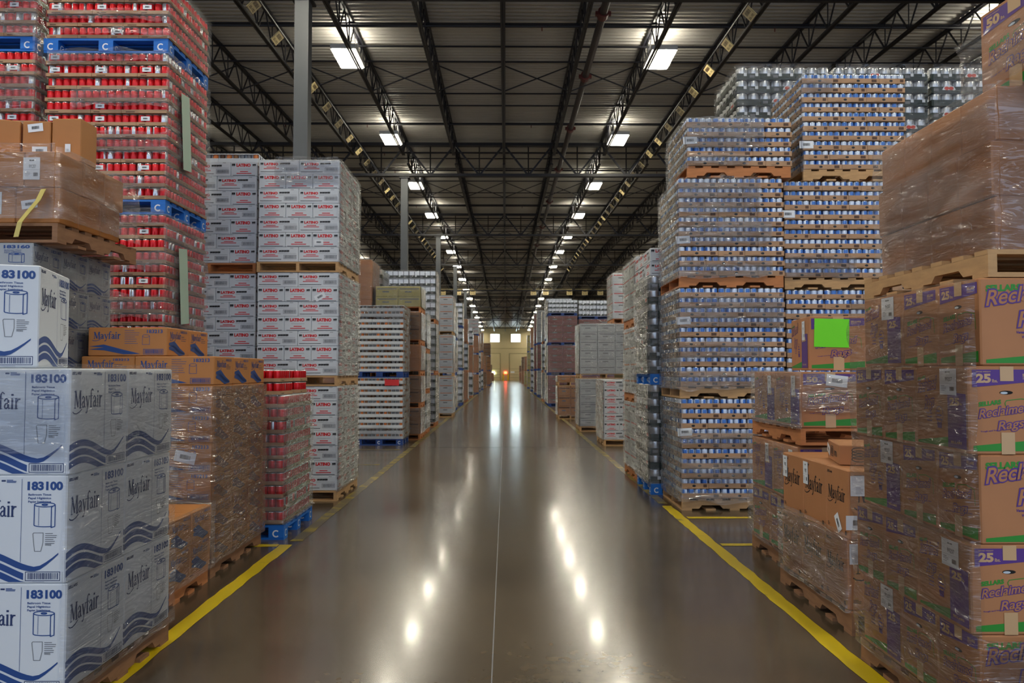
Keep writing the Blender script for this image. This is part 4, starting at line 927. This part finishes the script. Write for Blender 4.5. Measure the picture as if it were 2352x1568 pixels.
wrap(2.015, 1, .5, 4.665, 1.12, .13, .6, 'torn clear wrap sagging round the lower black-lettered cartons', front=((.6, 1, 1),), m='film', seed=33, off=.016, amp=.016)
def art_flat(D, w, h):
    barcode(D, .3*w, .25*h, .52*w, .75*h, 'ink'); 
    D2 = []; text(D2, 'SELLARS', 0, 0, .3*h, .2*w, 'ink', .05)
    for p, m, ly in D2: D.append(([(.8*w-u, .6*h-v) for u, v in p], m, ly))
def art_rolls(D, w, h):
    for i in range(4): stroke(D, ell(.35*w, (.3+.15*i)*h, .13*w, .13*h, 14), .005, 'ink')
FB = carton('flat_carton', .34, .46, .125, 'kraft', {'l': art_flat, 'f': art_rolls})
o = T('flat_carton', FB, 'flat brown carton with upside-down print lying on the black-lettered cartons', 'carton', loc=(2.03+.29, 5.12, .137+2*.412+.002), rz=-.25); put(o, ST_BAR, 'l', .05, .035, .34, .46, .25)
# fifty pound rag cartons
pallet(2.2+.5, 6.47, 0, 1.0, 1.14, .135, 'woodd', 'y', 'on the floor under the fifty pound rag cartons')
for r_ in range(2):
    for i in range(2):
        T('rag_carton', RG5, 'fifty pound rag carton, %s row under the middle pallet, %s' % (('lower', 'upper')[r_], ('nearer one', 'farther one')[i]), 'carton', 'fifty pound rag cartons', loc=(2.2+.22, 5.92+.27+i*.545, .137+r_*.448), rz=PI/2) if r_ else \
        T('rag_carton', RG5, 'fifty pound rag carton, lower row under the middle pallet, %s' % ('nearer one', 'farther one')[i], 'carton', 'fifty pound rag cartons', loc=(2.18+.27, 6.05+.22+i*.45, .137))
for q in bpy.data.objects:
    if q.get('label', '').startswith('fifty pound rag carton, upper row'): q.location.z = .137+.422; put(q, ST_TALL, 'b', .4, .24, .54, .44, 0, 'white shipping label')
pallet(2.2+.5, 6.42, 1.0, 1.0, 1.14, .125, 'woodr', 'y', 'between the fifty pound rag cartons')
for i in range(2):
    o = T('rag_carton', RG5, 'fifty pound rag carton on the middle pallet, %s' % ('front one with bar code sticker', 'rear one'), 'carton', 'fifty pound rag cartons', loc=(2.21+.22, 5.87+.27+i*.545, 1.128), rz=PI/2) if False else \
        T('rag_carton', RG5, 'fifty pound rag carton on the middle pallet, %s' % ('front one with bar code sticker', 'rear one')[i], 'carton', 'fifty pound rag cartons', loc=(2.21+.22, 5.87+.27+i*.545, 1.128), rz=PI/2)
    put(o, ST_TALL, 'b', .4, .24, .54, .44, 0, 'white shipping label')
    if i == 0: put(o, ST_BIG, 'l', .27, .31, .54, .44, .12)
o = T('rag_carton', RG5, 'fifty pound rag carton on top with bright green sheet taped to it', 'carton', 'fifty pound rag cartons', loc=(2.36+.24, 6.3, 1.128+.43), rz=PI/2-.12)
put(o, ST_TALL, 'b', .4, .24, .54, .44, 0, 'white shipping label')
lm = MB(); lm.box((0, 0, .11), (.26, .0015, .22), 'lime'); put(o, lm.mesh('green_sheet'), 'l', .17, .18, .54, .44, .03, 'bright green paper sheet', 'green_sheet')
wrap(2.19, 1, .45, 5.86, 1.09, 1.12, 1.56, 'clear wrap round the rag cartons on the middle pallet', front=((.3, .9, 1),), m='film', seed=44, off=.016, amp=.012)
wrap(2.17, 1, .3, 5.9, 1.1, .13, .99, 'sagging clear wrap round the lower fifty pound rag cartons', front=(), m='filml', seed=45, off=.02, amp=.016)
# blue can stacks
FR, SDp = ['LLS', 'SLL', 'LSL'], ['LS', 'SS', 'LS']
tiers = ((0, 10, 'bottom', 1.97), (1.25, 10, 'second', 1.96), (2.5, 10, 'third', 1.96), (3.75, 5, 'top', 2.06))
for z, n, nm, xe in tiers:
    pallet(xe+.59, 8.8+.53, z, 1.18, 1.06, .13, {'bottom': 'wood', 'second': 'wood', 'third': 'woodr', 'top': 'woodr'}[nm], 'x', 'under the %s tier of the near blue stack' % nm)
    oo = load(S_BLUE, xe, 1, 8.8, z+.132, n, FR, SDp, '%s tier, near blue stack' % nm, full_top=nm == 'top')
    for (k, i, o, w, d) in oo:
        if i == 0 and k == (6, 6, 3, 2)[('bottom', 'second', 'third', 'top').index(nm)]:
            rz = abs(o.rotation_euler.z) > .1; q = put(o, ST_BIG, 'l' if rz else 'f', .04, .03, S_BLUE['L'], S_BLUE['W'], -.06)
    wrap(xe-.012, 1, 1.18, 8.79, 1.04, z+.1, z+.132+n*.1115, 'streaky clear wrap round the %s tier of the near blue stack' % nm,
         front={'bottom': ((.0, .1, 1), (.2, .42, .9), (.55, .7, 1)), 'second': ((0, .2, 1), (.3, .5, .8), (.62, .95, 1)), 'third': ((.02, .2, .9), (.35, .6, .9), (.66, 1, .8)), 'top': ((.1, .3, .6), (.4, 1.02, .75))}[nm], m='film', seed=R.random()*90, off=.02, amp=.018)
pallet(3.2+.59, 8.9+.53, 0, 1.18, 1.06, .13, 'wood', 'x', 'on the floor under the inner blue stack', near=False)
sup(3.2, 1, 1.18, 8.9, 1.05, .13, 1.24, 'at the foot of the inner blue stack')
for z, n, nm, xe, sd in ((1.24, 10, 'second', 3.2, ['', '']), (2.49, 10, 'third', 3.19, ['', '']), (3.74, 10, 'top', 3.42, SDp)):
    pallet(xe+.59, 8.9+.53, z, 1.18, 1.06, .13, 'wood', 'x', 'under the %s tier of the inner blue stack' % nm)
    oo = load(S_BLUE, xe, 1, 8.9, z+.132, n, FR, sd, '%s tier, inner blue stack' % nm)
    for (k, i, o, w, d) in oo:
        if i == 0 and k == {'second': 99, 'third': 6, 'top': 2}[nm]:
            rz = abs(o.rotation_euler.z) > .1; put(o, ST_BIG, 'l' if rz else 'f', .04, .02, S_BLUE['L'], S_BLUE['W'], 0)
    if nm != 'second': wrap(xe-.012, 1, 1.18, 8.89, 1.04, z+.1, z+.132+n*.1115, 'clear wrap round the %s tier of the inner blue stack' % nm, front=((.05, .25, .7),) if nm == 'third' else ((.8, .95, .3),), side=((0, 1),) if nm == 'top' else (), m='filml', seed=R.random()*90)
pallet(4.45+.3, 9.4, 0, .6, 1.0, .13, 'wood', 'x', 'on the floor under the narrow blue stack', near=False)
sup(4.45, 1, .6, 8.95, .9, .13, 2.48, 'at the foot of the narrow blue stack')
load(S_BLUE, 4.45, 1, 8.95, 2.482, 10, ['S'], [''], 'narrow blue stack', sfaces=False)
# tinned tomatoes, high rear row
for i, xe in enumerate((3.15, 4.47, 5.8)):
    nm = ('left', 'middle', 'right')[i]
    for z, z1, t in ((0, 1.45, 'lowest'), (1.45, 3.0, 'second'), (3.0, 4.5, 'third')):
        pallet(xe+.64, 11.05, z, 1.26, 1.1, .13, 'pblued', 'x', 'under the %s tier of the %s rear tomato tin stack' % (t, nm), near=False)
        sup(xe, 1, 1.26, 10.5, 1.08, z+.13, z1, 'in the %s tier of the %s tomato stack' % (t, nm))
    pallet(xe+.64, 11.05, 4.5, 1.26, 1.1, .13, 'pblued', 'x', 'under the top tier of the %s rear tomato tin stack' % nm, near=False)
    load(S_TIN, xe, 1, 10.5, 4.632, 6, ['LLS', 'SLL'], ['LS', 'SS'] if i == 0 else ['', ''], '%s rear tomato stack' % nm, full_top=False)
    wrap(xe-.01, 1, 1.28, 10.48, 1.08, 4.63, 5.71, 'clear wrap around the %s rear tomato tin stack' % nm, front=((0, 1.02, 1),), side=((0, 1),) if i == 0 else (), m='filml', seed=70+i, off=.02)
# silver tins at the aisle
for z, n, nm in ((0, 7, 'lower'), (1.385, 7, 'upper')):
    pallet(1.83+.5, 10.43, z, 1.0, 1.05, .138, 'pblue', 'x', 'under the %s tier of the aisle tin stack' % nm)
    load(S_TIN, 1.83, 1, 9.93, z+.142, n, ['LS', 'SL'], ['LS', 'SS'], '%s tier, aisle tin stack' % nm)
    wrap(1.815, 1, .8, 9.92, 1.05, z+.13, z+.14+n*.178, 'glossy wrap around the %s tier of the aisle tin stack' % nm, front=((0, 1, .15),), m='film', seed=R.random()*90, off=.018)
load(SL, 1.84, 1, 9.95, 1.385+.14+7*.178+.002, 2, ['LL', 'SS'], ['LS', 'SS'], 'top of aisle tin stack')
far_stack(1.86, 1, 11.15, 1.0, 1.15, ((1.1, 4, 'pink'), (2.2, 4, 'whiteor'), (3.2, 4, 'pink')), 'pale stack behind aisle tins', 'woodr')
lat_tiers(2.06, 1, 16.45, 'far right meat stack', ((0, 7, 'single'),), ['LL', 'SSS'], ['LL', 'SL'], near=True)
far_stack(1.93, 1, 20.4, 1.38, 1.2, ((1.36, 6, 'grey'), (2.8, 6, 'grey')), 'grey carton stack', 'wood', cols=3)
far_stack(2.8, 1, 20.42, .5, 1.1, ((2.8, 0, 'pink'), (4.13, 5, 'pink')), 'white column on grey stack', 'woodr', cols=1)
far_stack(1.72, 1, 25.7, .8, 1.1, ((1.08, 3, 'orange'), (1.42, 1, 'orange')), 'low orange stack', 'wood')
far_stack(1.9, 1, 35, 1.3, 1.2, ((1.38, 4, 'maroon'), (2.72, 4, 'maroon'), (4.04, 4, 'maroon'), (4.75, 3, 'green')), 'near maroon stack', 'pblued')
far_stack(3.28, 1, 35.2, 1.6, 1.2, ((1.38, 3, 'maroon'), (2.72, 3, 'maroon'), (3.9, 4, 'maroon'), (4.75, 3, 'green')), 'inner maroon stack', 'pblued')
far_stack(1.92, 1, 37, 1.2, 1.2, ((1.5, 4, 'green'), (3.0, 4, 'green'), (5.0, 6, 'green')), 'green silver stack', 'pblued')
far_stack(1.93, 1, 41, 1.2, 1.2, ((1.5, 4, 'grey'), (3.0, 4, 'green'), (4.7, 4, 'grey')), 'grey green stack', 'woodr')
far_stack(1.95, 1, 48, 1.2, 1.2, ((1.6, 4, 'grey'), (3.2, 4, 'maroon'), (5.3, 5, 'grey')), 'grey topped maroon stack', 'pblued')
far_stack(1.95, 1, 53, 1.2, 1.2, ((1.6, 4, 'maroon'), (3.3, 4, 'maroon'), (5.4, 4, 'maroon')), 'far maroon stack', 'pblued')
far_stack(2.0, 1, 62, 1.2, 1.2, ((1.6, 3, 'green'), (3.3, 3, 'silver'), (5.0, 3, 'brown')), 'distant brown-topped stack', 'pblued')
far_stack(2.0, 1, 72, 1.4, 1.4, ((1.6, 3, 'yellow'), (3.3, 3, 'yellow'), (4.9, 3, 'yellow')), 'distant yellowish stack', 'pblued')
far_stack(2.05, 1, 86, 1.6, 1.4, ((1.6, 3, 'yellow'), (3.2, 3, 'brown')), 'right yellow brown stack', 'woodr')
far_stack(2.05, 1, 100, 1.6, 1.4, ((1.6, 3, 'brown'), (3.4, 3, 'tan')), 'distant tan-topped stack', 'woodr')
far_stack(2.0, 1, 114, 1.6, 1.4, ((1.4, 3, 'brown'), (2.4, 2, 'tan')), 'last right stack', 'woodr')
# anything left over from building at the origin
print('OBJECTS', len(bpy.data.objects), 'CASES', sum(1 for o in bpy.data.objects if o.name.startswith('drink_can_case')))
